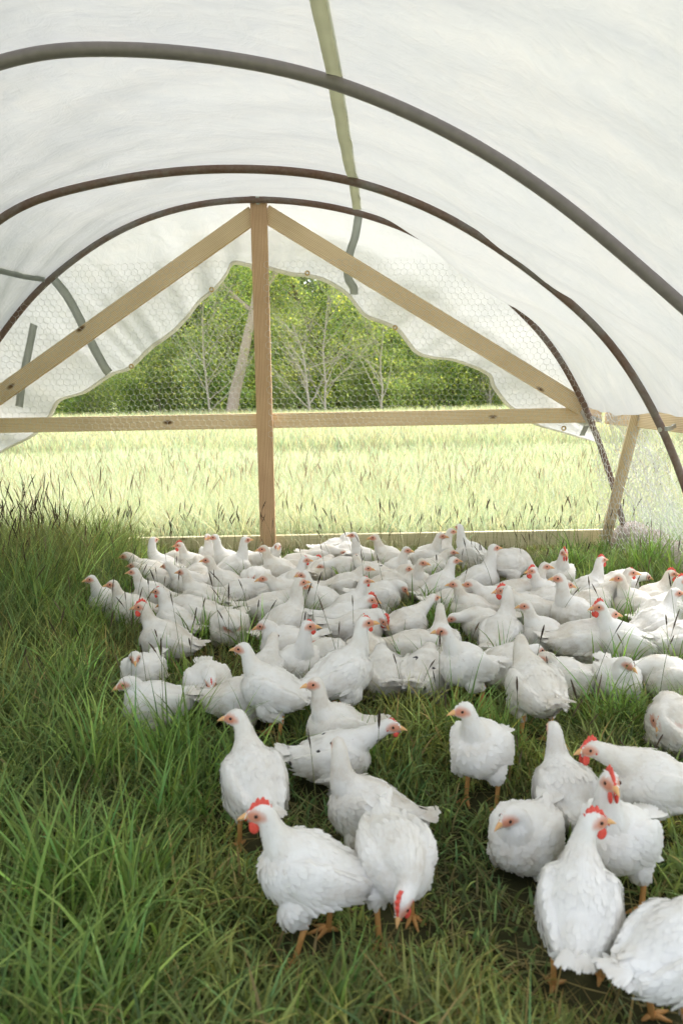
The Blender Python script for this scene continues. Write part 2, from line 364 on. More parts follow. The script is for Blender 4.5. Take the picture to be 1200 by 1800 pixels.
for Y in ys:
    X, Z = arch(Y); G.append(np.stack([X, np.full(NS, Y), Z], 1))
G = np.array(G); GV = G.reshape(-1, 3); i = (np.arange(NS-1)[None]+NS*np.arange(len(ys)-1)[:, None]).ravel()
tarp = part('tarp_cover', npmesh('tarp_cover', GV, np.stack([i, i+1, i+NS+1, i+NS], 1)), [TARP])
tarp['label'] = 'translucent white tarp stretched over the hoops'
bt = BVHTree.FromPolygons([tuple(v) for v in GV], [tuple(int(k) for k in f) for f in np.stack([i, i+1, i+NS+1, i+NS], 1)])
def strip(name, centre, wdt, mat, off=.006, side=None):
    V = []; Fs = []
    for k, (p, n, s) in enumerate(centre):
        for q in (-.5, .5): V.append(p+s*q*wdt+n*off)
        for q in (-.5, .5): V.append(p+s*q*wdt+n*(off+.0015))
    for k in range(len(centre)-1):
        q = 4*k; r = q+4; Fs += [(q, q+1, r+1, r), (q+2, r+2, r+3, q+3), (q, r, r+2, q+2), (q+1, q+3, r+3, r+1)]
    o = link(name, pymesh(name, V, Fs), [mat], tarp); return o
def on_tarp(x, y):
    h = bt.ray_cast(Vector((x, y, 1.0)), Vector((0, 0, 1))); n = h[1]
    if n.z > 0: n = -n
    return h[0], n
sp_ = catmull([Vector((x, y, 0)) for x, y in ((534, -130), (548, -60), (562, 0), (577, 65), (590, 135), (598, 190), (607, 245), (618, 300), (625, 340), (629, 370))], 9)
P_ = []
for q in sp_:
    h = bt.ray_cast(Vector((0, 0, EYE)), ray(q.x, q.y))
    if h[0] is not None: P_.append(h[0])
P_ = [Vector((np.interp(Y, [q.y for q in P_], [q.x for q in P_]), Y, 0)) for Y in np.linspace(P_[0].y, P_[-1].y, 70)]
for _ in range(30): P_ = [P_[0]]+[(P_[k-1]+P_[k]*2+P_[k+1])/4 for k in range(1, len(P_)-1)]+[P_[-1]]
cen = []
for q in P_:
    p, n = on_tarp(q.x, q.y); cen.append((p, n, Vector((1, 0, 0))))
strip('strap', cen, .048, BAND, .004)['label'] = 'olive webbing strap running along the roof'
# strap coming down the left side of the roof
cen = []
lp = [(-60, 466, 4.35), (0, 472, 4.5), (40, 482, 4.65), (78, 488, 4.9)]
for t in np.linspace(0, 1, 16):
    px = np.interp(t, [0, .33, .66, 1], [q[0] for q in lp]); py = np.interp(t, [0, .33, .66, 1], [q[1] for q in lp])
    h = bt.ray_cast(Vector((0, 0, EYE)), ray(px, py)); 
    if h[0] is None: continue
    n = h[1]; n = -n if n.dot(ray(px, py)) > 0 else n; cen.append((h[0], n, Vector((0, .25, 1)).normalized()))
if len(cen) > 3: strip('strap', cen, .05, BAND_G, .004)['label'] = 'grey strap on the left of the roof'

# gable flap with scalloped edge
EDGE = [(-160, 900), (-60, 840), (0, 797), (60, 765), (90, 735), (105, 705), (150, 690), (195, 660), (230, 648), (270, 610), (310, 580), (345, 540), (375, 512), (398, 485), (410, 464), (440, 468), (475, 474), (510, 484), (540, 487), (575, 497), (610, 520), (640, 555), (680, 572), (700, 585), (730, 620), (760, 630), (800, 635), (855, 658), (865, 680), (885, 708), (900, 720), (935, 745), (985, 760), (1030, 773), (1068, 782), (1085, 790), (1092, 800)]
YF = 5.09
ed = catmull([atY(x, y, YF) for x, y in EDGE], 6)
def even(P, n):
    D = np.concatenate([[0], np.cumsum([(b-a).length for a, b in zip(P, P[1:])])]); s = np.linspace(0, D[-1], n)
    return np.stack([np.interp(s, D, [p[k] for p in P]) for k in range(3)], 1)
NE = 260
hx, hz, _, _ = resample(C3, .50, .68, NE, .028)
TOPE = np.stack([hx, np.full(NE, Y3+.05), hz], 1)
# pair every edge point with the arch point in the same direction from the opening's middle
ctr = np.array([-.55, .52])
E0 = even(ed, 900)
ang = lambda P: np.arctan2(P[:, 0]-ctr[0], P[:, 2]-ctr[1])
aE = ang(E0); aT = ang(TOPE)
order = np.argsort(aE); aEs = aE[order]
qa = np.linspace(aT[0], aT[-1], NE)
EP = np.stack([np.interp(qa, aEs, E0[order][:, k]) for k in range(3)], 1)
TP = np.stack([np.interp(qa, aT, TOPE[:, k]) for k in range(3)], 1)
NV = 22; GF = []
for j in range(NV):
    t = j/(NV-1); P = TP*(1-t)+EP*t
    s = np.linspace(0, 1, NE)
    fold = (.013*np.sin(s*88+2.2*np.sin(s*13)+t*1)*(.6+.6*np.sin(s*19))+.014*np.sin(s*37+t*1.5)+.004*np.sin(s*170+3*np.sin(s*23)+t*2))*min(1, t*1.6)
    P = P.copy(); P[:, 1] = TP[:, 1]*(1-min(1, t*2.5))+YF*min(1, t*2.5)+fold+.02*t
    GF.append(P)
GF = np.array(GF); V = GF.reshape(-1, 3); i = (np.arange(NE-1)[None]+NE*np.arange(NV-1)[:, None]).ravel()
flap = part('gable_flap', npmesh('gable_flap', V, np.stack([i, i+1, i+NE+1, i+NE], 1)), [FLAP])
flap['label'] = 'gathered tarp flap hanging across the gable with a scalloped hem'
hem = []
for k in range(NE):
    p = Vector(GF[-1, k]); q = Vector(GF[-2, k]); hem.append(p)
V = []; Fs = []
for k in range(NE):
    d = Vector(GF[-2, k]-GF[-1, k]); d = d.normalized() if d.length > 1e-6 else Vector((0, 0, 1))
    b_ = Vector(GF[-1, k]); 
    for u in (0, .026):
        for yo in (-.006, -.009): V.append(b_+d*(u-.004)+Vector((0, yo, 0)))
for k in range(NE-1):
    q = 4*k; r = q+4; Fs += [(q, r, r+2, q+2), (q+1, q+3, r+3, r+1), (q, q+1, r+1, r), (q+2, r+2, r+3, q+3)]
h_ = link('hem', pymesh('hem', V, Fs), [HEM], flap); h_['label'] = 'cream hem along the flap edge'
for (x, y) in ((372, 512), (231, 647), (540, 483), (694, 579), (990, 756)):
    c = atY(x, y-3, YF-.035); V = []; Fs = []
    for k in range(16):
        for m in range(6):
            th = 2*math.pi*k/16; ph = 2*math.pi*m/6; rr = .0125+.0048*math.cos(ph); V.append(c+Vector((rr*math.cos(th), .004*math.sin(ph), rr*math.sin(th))))
    for k in range(16):
        for m in range(6): Fs.append((k*6+m, ((k+1) % 16)*6+m, ((k+1) % 16)*6+(m+1) % 6, k*6+(m+1) % 6))
    link('grommet', pymesh('grommet', V, Fs), [BRASS], flap)
def flapstrap(pts, wd, Y, mat=BAND_G):
    n_ = len(pts); P = catmull([atY(x, y, 4.975+(Y-4.975)*min(1, k/max(1, n_-1)*2.2)) for k, (x, y) in enumerate(pts)], 5); cen = []
    for k, p in enumerate(P):
        tn = (P[min(k+1, len(P)-1)]-P[max(k-1, 0)]).normalized(); cen.append((p, Vector((0, -1, 0)), tn.cross(Vector((0, 1, 0)))))
    V = []; Fs = []
    for k, (p, n, s) in enumerate(cen):
        for q in (-.5, .5):
            V.append(p+s*q*wd); V.append(p+s*q*wd+Vector((0, .002, 0)))
    for k in range(len(cen)-1):
        q = 4*k; r = q+4; Fs += [(q, q+2, r+2, r), (q+1, r+1, r+3, q+3), (q, r, r+1, q+1), (q+2, q+3, r+3, r+2)]
    return link('strap', pymesh('strap', V, Fs), [mat], flap)
flapstrap([(96, 492), (118, 520), (140, 560), (162, 605), (184, 645), (192, 656)], .058, 5.045)
flapstrap([(631, 360), (630, 378), (624, 415), (616, 440), (611, 465), (612, 490), (621, 505), (622, 518)], .052, 5.045)
flapstrap([(60, 570), (50, 620), (40, 668), (34, 715)], .05, 5.045)
flapstrap([(1044, 700), (1056, 716)], .05, 5.05)
flapstrap([(1030, 748), (1022, 766)], .05, 5.05)

# ------------------------------------------------------------------ chicken wire
def hexnet(u0, u1, v0, v1, cell, fn, keep=None, r=.0009, jit=.0):
    dx = cell; dy = cell*.866; s = cell/2*1.1547; E = []
    nu = int((u1-u0)/dx)+2; nv = int((v1-v0)/(1.5*s))+2
    for j in range(nv):
        for i_ in range(nu):
            cx = u0+i_*dx+(j % 2)*dx/2; cy = v0+j*1.5*s
            t = (cx, cy+s); a = (cx+dx/2, cy+s/2); c = (cx+dx/2, cy-s/2); b = (cx-dx/2, cy+s/2)
            E += [(t, a), (a, c), (t, b)]
    Pa = np.array([e[0] for e in E]); Pb = np.array([e[1] for e in E])
    if keep is not None:
        k = keep((Pa[:, 0]+Pb[:, 0])/2, (Pa[:, 1]+Pb[:, 1])/2); Pa = Pa[k]; Pb = Pb[k]
    A = fn(Pa[:, 0], Pa[:, 1]); B = fn(Pb[:, 0], Pb[:, 1])
    d = B-A; d /= np.linalg.norm(d, axis=1)[:, None]+1e-9
    ref = np.where(np.abs(d[:, 1:2]) > .9, [[1, 0, 0]], [[0, 1, 0]]); n1 = np.cross(d, ref); n1 /= np.linalg.norm(n1, axis=1)[:, None]+1e-9; n2 = np.cross(d, n1)
    V = []
    for P in (A, B):
        for k in range(3):
            th = 2*math.pi*k/3; V.append(P+(n1*math.cos(th)+n2*math.sin(th))*r)
    V = np.stack(V, 1).reshape(-1, 3); b0 = np.arange(len(A))[:, None]*6
    Fq = np.concatenate([b0+np.array([[0, 1, 4, 3]]), b0+np.array([[1, 2, 5, 4]]), b0+np.array([[2, 0, 3, 5]])])
    return npmesh('wire', V, Fq)
hxs = np.array([p.x for p in C3]); hzs = np.array([p.z for p in C3]); ia = int(np.argmax(hzs))
def halfx(z):
    zl = hzs[:ia+1]; zr = hzs[ia:][::-1]
    return np.interp(z, zl, hxs[:ia+1]), np.interp(z, zr, hxs[ia:][::-1])
def wallf(u, v):
    y = 4.955-.045*np.clip((u-1.0)/.3, 0, 1)+.006*np.sin(u*9+v*4)+.004*np.sin(v*17)
    y = y-.05*np.clip((-1.7-u)/.4, 0, 1)*np.abs(np.sin(u*11+v*3))
    return np.stack([u+.004*np.sin(v*21), y, v+.006*np.sin(u*5)], 1)
def wallk(u, v):
    l, r = halfx(v); zt = atY(350, 460, 4.95).z+.0*u; zt = zt-.05*np.clip((u-.2)/.9, 0, 1)
    return (u > l-.02) & (u < r+.06) & (v < zt) & ~((np.abs(u+.52) < .05))
part('chicken_wire', hexnet(-2.8, 2.0, .78, 2.05, .041, wallf, wallk), [WIRE])['label'] = 'hexagonal wire netting across the gable opening'
def bil(c00, c10, c01, c11, cr, sd_):
    c = [np.array(x) for x in (c00, c10, c01, c11)]
    def f(u, v):
        P = ((1-u)*(1-v))[:, None]*c[0]+(u*(1-v))[:, None]*c[1]+((1-u)*v)[:, None]*c[2]+(u*v)[:, None]*c[3]
        P = P+cr*np.stack([np.sin(v*23+u*9+sd_), np.sin(u*31+v*17+sd_*2), np.sin(u*19-v*13+sd_)], 1)+cr*.5*np.stack([np.sin(v*57+u*39+sd_), np.sin(u*61+v*47), np.sin(u*49-v*43)], 1)
        return P
    return f
# corner netting: gathered round the hoop foot and the brace, then flaring over the log
c = bil(atY(1055, 965, 4.75), atY(1205, 985, 4.1), atY(1040, 745, 4.9), atY(1122, 742, 4.4), .008, 1)
part('chicken_wire', hexnet(0, 1, 0, 1, .05, c, None, .0017), [WIRE])['label'] = 'crumpled netting gathered round the corner brace'
c = bil((1.92, 4.9, .0), (2.0, 4.25, .05), (1.74, 4.95, .85), (1.80, 4.35, .86), .012, 4)
part('chicken_wire', hexnet(0, 1, 0, 1, .05, c, None, .0016), [WIRE])
def side(u, v): return np.stack([1.83+.22*(1-v)**1.5+.006*np.sin(u*40+v*9), 4.95-u*4.3, v*.86+.0*u], 1)
part('chicken_wire', hexnet(0, 1, 0, 1, .013, lambda u, v: side(u, v), None, .0009), [WIRE])['label'] = 'side netting below the rail'
# fallen skid log
V = []; Fs = []
P = [Vector((1.93-.02*math.sin(t*3), 5.0-t*1.75, .055+.015*math.sin(t*7))) for t in np.linspace(0, 1, 30)]
V, Fs = tube_np(P, [.125+.012*math.sin(k*1.1)+.008*math.sin(k*2.7) for k in range(30)], 20, True)
log_ = link('log', pymesh('log', V, Fs), [LOGM]); tag(log_, 'weathered grey log on the grass at the right corner under the netting', 'log')

# ------------------------------------------------------------------ grass
def blades(x, y, L, w0, lean, bend, col, lev=6, z0=0.0, tipcol=None):
    n = len(x); th = rng.uniform(0, 2*math.pi, n); tw = rng.normal(0, .7, n)
    ph = lean; P = np.zeros((n, lev, 3)); cur = np.stack([x, y, np.full(n, z0)], 1)
    P[:, 0] = cur; ds = L/(lev-1)
    for k in range(1, lev):
        a = ph+bend*((k-.5)/(lev-1))**1.4
        cur = cur+np.stack([np.sin(a)*np.cos(th), np.sin(a)*np.sin(th), np.cos(a)], 1)*ds[:, None]; P[:, k] = cur
    P[:, :, 2] = np.maximum(P[:, :, 2], z0+.004)
    sd_ = np.stack([-np.sin(th+tw), np.cos(th+tw), np.zeros(n)], 1)
    t = np.linspace(0, 1, lev); wp = (1-t**2.2)*.5*(.75+.5*np.sin(t*math.pi)); wp[-1] = .03
    off = sd_[:, None, :]*(w0[:, None]*wp[None])[:, :, None]
    V = np.stack([P-off, P+off], 2).reshape(n*lev*2, 3)
    b = (np.arange(n)*lev*2)[:, None, None]+(np.arange(lev-1)*2)[None, :, None]; Fq = (b+np.array([0, 1, 3, 2])[None, None]).reshape(-1, 4)
    C = np.repeat(col[:, None, :], lev*2, 1)
    if tipcol is not None:
        tt = np.repeat(t, 2)[None, :, None]**3; C = C*(1-tt*.6)+tipcol[:, None, :]*tt*.6
    return V, Fq, C.reshape(-1, 3)
def vnoise(x, y, s, sd_=0):
    return (np.sin(x*s*1.3+sd_+1.7*np.sin(y*s*.9+sd_))+np.sin(y*s*1.7+2.1*sd_+1.3*np.sin(x*s*1.1))+np.sin((x+y)*s*2.3+sd_))/3
BIRD_SPOTS = []      # filled below, used to keep blades out of the birds
# ------------------------------------------------------------------ chickens
def bez(P0, P1, P2, P3, t): return P0*(1-t)**3+P1*3*t*(1-t)**2+P2*3*t*t*(1-t)+P3*t**3
def loft(P, rw, rh, n=20, flat=None):
    """closed tube of elliptical sections; rw sideways, rh in the vertical plane"""
    V = []; Fs = []; m = len(P); prev = Vector((0, 1, 0))
    for i_ in range(m):
        t = (P[min(i_+1, m-1)]-P[max(i_-1, 0)]).normalized(); sdv = prev-t*prev.dot(t); sdv.normalize(); prev = sdv; u = sdv.cross(t)*-1
        for k in range(n):
            a = 2*math.pi*k/n; V.append(P[i_]+sdv*math.cos(a)*rw[i_]+u*math.sin(a)*rh[i_])
    for i_ in range(m-1):
        for k in range(n): Fs.append((i_*n+k, i_*n+(k+1) % n, (i_+1)*n+(k+1) % n, (i_+1)*n+k))
    Fs.append(tuple(range(n-1, -1, -1))); Fs.append(tuple((m-1)*n+k for k in range(n)))
    return V, Fs
def dense(P, r1, r2, k=4):
    C = catmull(P, k); idx = np.linspace(0, len(P)-1, len(C))
    return C, np.interp(idx, range(len(P)), r1), np.interp(idx, range(len(P)), r2)
NECKS = {   # head position from torso centre, head pitch (down positive)
    'alert': ((.104, 0, .150), .08), 'tall': ((.092, 0, .178), .0), 'mid': ((.145, 0, .108), .15), 'low': ((.172, 0, .050), .35),
    'fwd': ((.185, 0, .105), .05), 'peck': ((.165, 0, -.060), 1.15), 'tuck': ((.104, 0, .104), .30), 'preen': ((.05, .095, .035), .9), 'down': ((.132, 0, .060), .95), 'bow': ((.145, 0, -.02), .95)}
BODIES = {}
def build_body(stand, neck, yaw, gait, seed):
    key = (stand, neck, yaw, gait, seed)
    if key in BODIES: return BODIES[key]
    rs = np.random.default_rng(seed*101+7)
    ZC = .205 if stand else .118
    bp = R_(10 if stand else 5)
    if neck in ('peck', 'bow'): bp = R_(-4)
    if neck in ('alert', 'tall') and stand: bp = R_(20)
    if neck in ('alert', 'tall') and not stand: bp = R_(17)
    rotp = Matrix.Rotation(-bp, 4, 'Y'); T = Matrix.Translation((0, 0, ZC)) @ rotp
    fat = rs.uniform(.99, 1.09)
    tp = [(-.144, 0, .044), (-.126, 0, .034), (-.096, 0, .012), (-.058, 0, -.002), (-.018, 0, -.006), (.026, 0, -.006), (.062, 0, -.002), (.093, 0, .004), (.113, 0, .010)]
    rw = np.array([.006, .020, .046, .066, .079, .080, .073, .053, .022])*fat; rh = np.array([.006, .018, .046, .068, .081, .084, .077, .055, .024])*fat
    if not stand: rw = rw*1.07; 
    TP_, rw, rh = dense([T @ Vector(p) for p in tp], rw, rh)
    parts = [loft(TP_, rw, rh)]
    spine = [(TP_[k], (TP_[k+1]-TP_[k-1]).normalized(), rw[k]) for k in range(2, len(TP_)-6, 2)]
    hp, hpit = NECKS[neck]; hp = Vector(hp)
    y_ = R_(yaw); base = T @ Vector((.045, 0, .022))
    hp = Matrix.Rotation(y_*.32, 4, 'Z') @ (hp-Vector((.05, 0, 0)))+Vector((.05, 0, 0))
    H = Vector((0, 0, ZC))+hp
    if neck == 'peck' and not stand: H.z = .055
    if neck in ('low', 'tuck', 'down') and not stand: H.z -= .008
    if neck == 'peck': H.z = max(H.z, .05)
    H.z = max(H.z, .04)
    hd = Vector((math.cos(y_)*math.cos(hpit), math.sin(y_)*math.cos(hpit), -math.sin(hpit)))
    up_ = (Vector((0, 0, 1))-hd*hd.z).normalized() if abs(hd.z) < .98 else Vector((math.cos(y_), math.sin(y_), 0))
    P0 = base; P1 = base+(rotp @ Vector((.062, 0, .028)))
    P2 = H-up_*(.055 if neck in ('alert', 'tall') else .03)-hd*(.022 if neck in ('alert', 'tall') else .05); P3 = H-hd*.006
    NP_ = [bez(P0, P1, P2, P3, t) for t in np.linspace(0, 1, 14)]
    tt = np.linspace(0, 1, 14)
    nr = np.interp(tt, [0, .2, .4, .6, .8, 1], [.062, .050, .0375, .030, .0255, .0228])*(1.06 if neck in ('tuck', 'mid', 'low', 'preen', 'down') else 1.0)
    parts.append(loft(NP_, nr*.97, nr))
    spine += [(NP_[k], (NP_[k+1]-NP_[k-1]).normalized(), nr[k]) for k in range(4, 13)]
    hs = [(-.0245, .011), (-.0145, .021), (0, .0245), (.011, .0235), (.021, .0195), (.030, .0135), (.0365, .0085)]
    HP = [H+hd*a+up_*(.002 if a < .01 else -.001) for a, b in hs]
    parts.append(loft(HP, [b*.83 for a, b in hs], [b for a, b in hs], 16))
    for s in (-1, 1):   # wing bulge
        WP = [T @ Vector((x, s*y, z)) for x, y, z in ((.075, .052, .018), (.045, .066, .016), (0, .070, .010), (-.05, .063, .006), (-.10, .046, .008), (-.135, .026, .014))]
        C, a1, a2 = dense(WP, [.010, .020, .022, .020, .015, .006], [.020, .042, .050, .044, .030, .010]); parts.append(loft(C, a1, a2, 14))
    legs = []
    for s in (-1, 1):
        if stand:
            st = {0: 0, 1: .045, 2: -.03, 3: .03}[gait]*s; hip = T @ Vector((-.012, s*.042, -.022)); knee = Vector((.026+st*.5, s*.056, .138)); hock = Vector((-.022+st*.8, s*.050, .108)); ank = Vector((.0+st, s*.050, .010))
            if gait == 3 and s == 1: hock = Vector((.015, s*.058, .115)); ank = Vector((.045, s*.062, .040))
            C, a1, a2 = dense([hip, knee, hock], [.044, .030, .0125], [.046, .033, .0125], 6); parts.append(loft(C, a1, a2, 12))
            spine += [(knee, Vector((0, 0, 1)), .03), (hock, Vector((0, 0, 1)), .013)]
            legs.append((hock+Vector((0, 0, .012)), ank))
        else:
            C, a1, a2 = dense([T @ Vector((-.01, s*.045, -.03)), Vector((.030, s*.058, .055)), Vector((-.01, s*.052, .012))], [.046, .036, .014], [.046, .038, .014], 5); parts.append(loft(C, a1, a2, 12))
    V = []; Fs = []
    for v, f in parts:
        n0 = len(V); V += v; Fs += [tuple(k+n0 for k in q) for q in f]
    me = pymesh('tmp', V, Fs); o = bpy.data.objects.new('tmp', me); COL.objects.link(o)
    md = o.modifiers.new('r', 'REMESH'); md.mode = 'VOXEL'; md.voxel_size = .0048
    sm = o.modifiers.new('s', 'SMOOTH'); sm.iterations = 5; sm.factor = .5
    dg = bpy.context.evaluated_depsgraph_get(); ev = o.evaluated_get(dg); m2 = bpy.data.meshes.new_from_object(ev)
    n = len(m2.vertices); co = np.empty(n*3, np.float32); m2.vertices.foreach_get('co', co); co = co.reshape(-1, 3).astype(float)
    nor = np.empty(n*3, np.float32); m2.vertices.foreach_get('normal', nor); nor = nor.reshape(-1, 3).astype(float)
    polys = [tuple(p.vertices) for p in m2.polygons]
    bpy.data.objects.remove(o); bpy.data.meshes.remove(me); bpy.data.meshes.remove(m2)
    # soft lumps of plumage
    q = co*np.array([38, 46, 40]); 
    lump = (np.sin(q[:, 0]+seed)*np.sin(q[:, 1]+1.3*np.sin(q[:, 2]))+.6*np.sin(q[:, 0]*2.3+q[:, 2]*1.9+seed))*.0013
    hv = np.array(H); headd = np.linalg.norm(co-hv, axis=1); lump *= np.clip((headd-.03)/.04, 0, 1)
    co = co+nor*lump[:, None]
    # bare skin of the face
    hdv, upv = np.array(hd), np.array(up_); sdv = np.cross(upv, hdv); rel = co-hv
    a = rel@hdv; b = rel@upv; c = rel@sdv
    skin = np.clip(1.3-np.sqrt(((a-.019)/.023)**2+((b-.001)/.016)**2), 0, .8)*1.3*(np.abs(c) > .003)
    lobe = np.clip(1.5-np.sqrt(((a+.004)/.006)**2+((b+.005)/.007)**2), 0, 1)*(np.abs(c) > .01)
    skin = np.clip(skin+lobe*.3, 0, 1)
    spn = np.array([p for p, t, r in spine]); spt = np.array([t for p, t, r in spine]); spr = np.array([r for p, t, r in spine])
    # feathers laid over the surface
    cand = np.where((skin < .12) & (co[:, 2] > (.10 if stand else .02)))[0]; rs.shuffle(cand)
    grid = set(); pick = []
    hd_d = headd[cand]
    for k, dd in zip(cand, hd_d):
        cell = .0075 if dd < .035 else (.010 if dd < .08 else .0135)
        g = tuple((co[k]/cell).astype(int))
        if g in grid: continue
        grid.add(g); pick.append(k)
    pick = np.array(pick); P = co[pick]; N = nor[pick]; dd = headd[pick]
    D2 = np.linalg.norm(P[:, None]-spn[None], axis=2)/spr[None]; wgt = 1/(D2**5+.05); fl = -(wgt[:, :, None]*spt[None]).sum(1)
    fl += rs.normal(0, .10, fl.shape)*np.linalg.norm(fl, axis=1)[:, None]+np.array([0, 0, -.12])*np.linalg.norm(fl, axis=1)[:, None]
    fl -= N*(fl*N).sum(1)[:, None]; fl /= np.linalg.norm(fl, axis=1)[:, None]+1e-9
    S = np.cross(N, fl)
    body_x = (P-np.array((0, 0, ZC)))@np.array(rotp.to_3x3() @ Vector((1, 0, 0)))
    L = np.where(dd < .035, .007, np.where(dd < .08, .012, .017)); L = L*rs.uniform(.8, 1.25, len(L)); 
    rump = np.clip((-body_x-.07)/.06, 0, 1)*(dd > .1); L = L*(1+rump*.55); W = L*np.where(dd < .08, .30, .32)
    lift = rs.uniform(.0, .11, len(L))+rump*.10+np.clip(-N[:, 2], 0, 1)*.10
    def feathers(P, N, F_, S, L, W, lift):
        prof_ = [(-.15, .35, -.02), (.25, 1, .012), (.7, .9, .010), (1.0, .30, -.0)]
        rows = []
        for (t, ww, hh) in prof_:
            cpt = P+F_*(L*t)[:, None]+N*(.0008+L*(lift*max(t, 0)+hh))[:, None]
            rows.append(cpt-S*(W*ww)[:, None]-N*(L*.03)[:, None]); rows.append(cpt+N*(L*.035)[:, None]); rows.append(cpt+S*(W*ww)[:, None]-N*(L*.03)[:, None])
        Vf = np.stack(rows, 1); m_ = len(P); b0 = np.arange(m_)[:, None, None]*12; qd = []
        for r_ in range(3):
            for c_ in range(2): qd.append([r_*3+c_, r_*3+c_+1, r_*3+c_+4, r_*3+c_+3])
        Fq = (b0+np.array(qd)[None]).reshape(-1, 4)
        Nf = np.repeat(N, 12, 0); return Vf.reshape(-1, 3), Fq, Nf
    VV = [co]; FF = [np.array(polys, dtype=object)]; allf = list(polys); NN = [nor]
    v, f, nn = feathers(P, N, fl, S, L, W, lift); allf += [tuple(int(k)+len(co) for k in q_) for q_ in f]; VV.append(v); NN.append(nn); cnt = len(co)+len(v)
    # flight feathers of the folded wing and the tail fan
    bv = BVHTree.FromPolygons([tuple(p) for p in co], polys)
    RP = []; RN = []; RF = []; RL = []; RW = []; RLf = []
    fwd = T.to_3x3() @ Vector((1, 0, 0)); upb = T.to_3x3() @ Vector((0, 0, 1))
    for s in (-1, 1):
        for row, (z0, nfe, Lf) in enumerate(((-.030, 9, .052), (-.016, 9, .038), (-.002, 8, .028))):
            for k in range(nfe):
                x = .045-k*.018+rs.normal(0, .002); h = bv.ray_cast(T @ Vector((x, s*.2, z0+.012*(k/nfe)*(1 if row == 0 else .5))), T.to_3x3() @ Vector((0, -s, 0)))
                if h[0] is None: continue
                n_ = h[1]; f_ = (-fwd-upb*.12+Vector((0, -s*.10, 0))); f_ = (f_-n_*f_.dot(n_)).normalized()
                RP.append(h[0]+n_*.002); RN.append(n_); RF.append(f_); RL.append(Lf*rs.uniform(.9, 1.1)); RW.append(.0085); RLf.append(.045)
    tb = T @ Vector((-.126, 0, .038))
    for k in range(13):
        a_ = (k-6)/6*.50; f_ = ((T.to_3x3() @ Vector((-math.cos(a_), math.sin(a_), .26-.12*abs(a_)))).normalized()); n_ = upb-f_*upb.dot(f_); n_ = (n_+Vector((0, a_*.9, 0))).normalized()
        RP.append(tb+n_*(.004-.002*abs(k-6)/3)+Vector((0, a_*.02, 0))); RN.append(n_); RF.append(f_); RL.append(.066*rs.uniform(.85, 1.1)); RW.append(.0095); RLf.append(0)
        if k % 2 == 0: RP.append(tb-upb*.012+Vector((0, a_*.03, 0))); RN.append(n_); RF.append((f_-upb*.25).normalized()); RL.append(.045); RW.append(.010); RLf.append(0)
    A = lambda q_: np.array([list(x_) for x_ in q_]); RN = A(RN); RF = A(RF)
    lift = np.array(RLf)
    v, f, nn = feathers(A(RP), RN, RF, np.cross(RN, RF), np.array(RL), np.array(RW), lift); allf += [tuple(int(k)+cnt for k in q_) for q_ in f]; VV.append(v); NN.append(nn); cnt += len(v)
    nfeather = len(allf)
    # scaly legs and feet
    LV = []
    for hk, ank in legs:
        if True:
            v_, f_ = tube_np([hk, hk*.5+ank*.5+Vector((.001, 0, 0)), ank+Vector((0, 0, .006)), ank-Vector((0, 0, .003))], [.0092, .0068, .0072, .0085], 10, True)
            allf += [tuple(k+cnt for k in q_) for q_ in f_]; VV.append(A(v_)); cnt += len(v_)
            for an, ln in ((-38, .042), (0, .052), (38, .042), (170, .024)):
                d_ = Vector((math.cos(R_(an)), math.sin(R_(an)), 0)); z = ank.z; dr = -.3 if z > .03 else -.08
                pts = [ank, ank+d_*ln*.35+Vector((0, 0, .002)), ank+d_*ln*.7+Vector((0, 0, dr*ln*.5-.001)), ank+d_*ln+Vector((0, 0, dr*ln-.003))]
                v_, f_ = tube_np(pts, [.0062, .0058, .0048, .0022], 8, True); allf += [tuple(k+cnt for k in q_) for q_ in f_]; VV.append(A(v_)); cnt += len(v_)
    VA = np.concatenate(VV)
    fq = np.array([list(q_) for q_ in allf[len(polys):nfeather]]); n_all = np.concatenate(NN)
    fn_ = np.cross(VA[fq[:, 2]]-VA[fq[:, 0]], VA[fq[:, 3]]-VA[fq[:, 1]]); bad = (fn_*n_all[fq[:, 0]]).sum(1) < 0
    fq[bad] = fq[bad][:, ::-1]; allf[len(polys):nfeather] = [tuple(int(z_) for z_ in q_) for q_ in fq]
    me = bpy.data.meshes.new('body'); me.from_pydata(VA.tolist(), [], [tuple(q_) for q_ in allf]); me.update()
    at = me.color_attributes.new('skin', 'FLOAT_COLOR', 'POINT'); cc = np.zeros((len(VA), 4), np.float32); cc[:, 3] = 1; cc[:len(co), 0] = skin; at.data.foreach_set('color', cc.ravel())
    me.polygons.foreach_set('use_smooth', [True]*len(me.polygons))
    mi = np.zeros(len(me.polygons), np.int32); mi[nfeather:] = 1; me.polygons.foreach_set('material_index', mi)
    # feathers shade mostly with the body under them
    vn = np.empty(len(VA)*3, np.float32); me.vertices.foreach_get('normal', vn); vn = vn.reshape(-1, 3)
    src = np.concatenate(NN); m_ = len(src); nwing = len(v) if False else len(NN[-1]); own = vn[:m_].copy(); sg = np.sign((own*src).sum(1))[:, None]; sg[sg == 0] = 1
    mixn = own*sg*.18+src*.82; mixn[-nwing:] = own[-nwing:]*sg[-nwing:]*.5+src[-nwing:]*.5; mixn[:len(co)] = own[:len(co)]; vn[:m_] = mixn; vn /= np.linalg.norm(vn, axis=1)[:, None]+1e-9
    me.normals_split_custom_set_from_vertices(vn.tolist())
    me2 = me.copy()
    me.materials.append(FEATH); me.materials.append(LEG); me2.materials.append(FLECK); me2.materials.append(LEG)
    sd3 = up_.cross(hd)
    HM = Matrix((hd, sd3, up_)).transposed().to_4x4(); HM.translation = H; HM = HM @ Matrix.Scale(1.12, 4)
    BODIES[key] = (me, me2, HM); return BODIES[key]

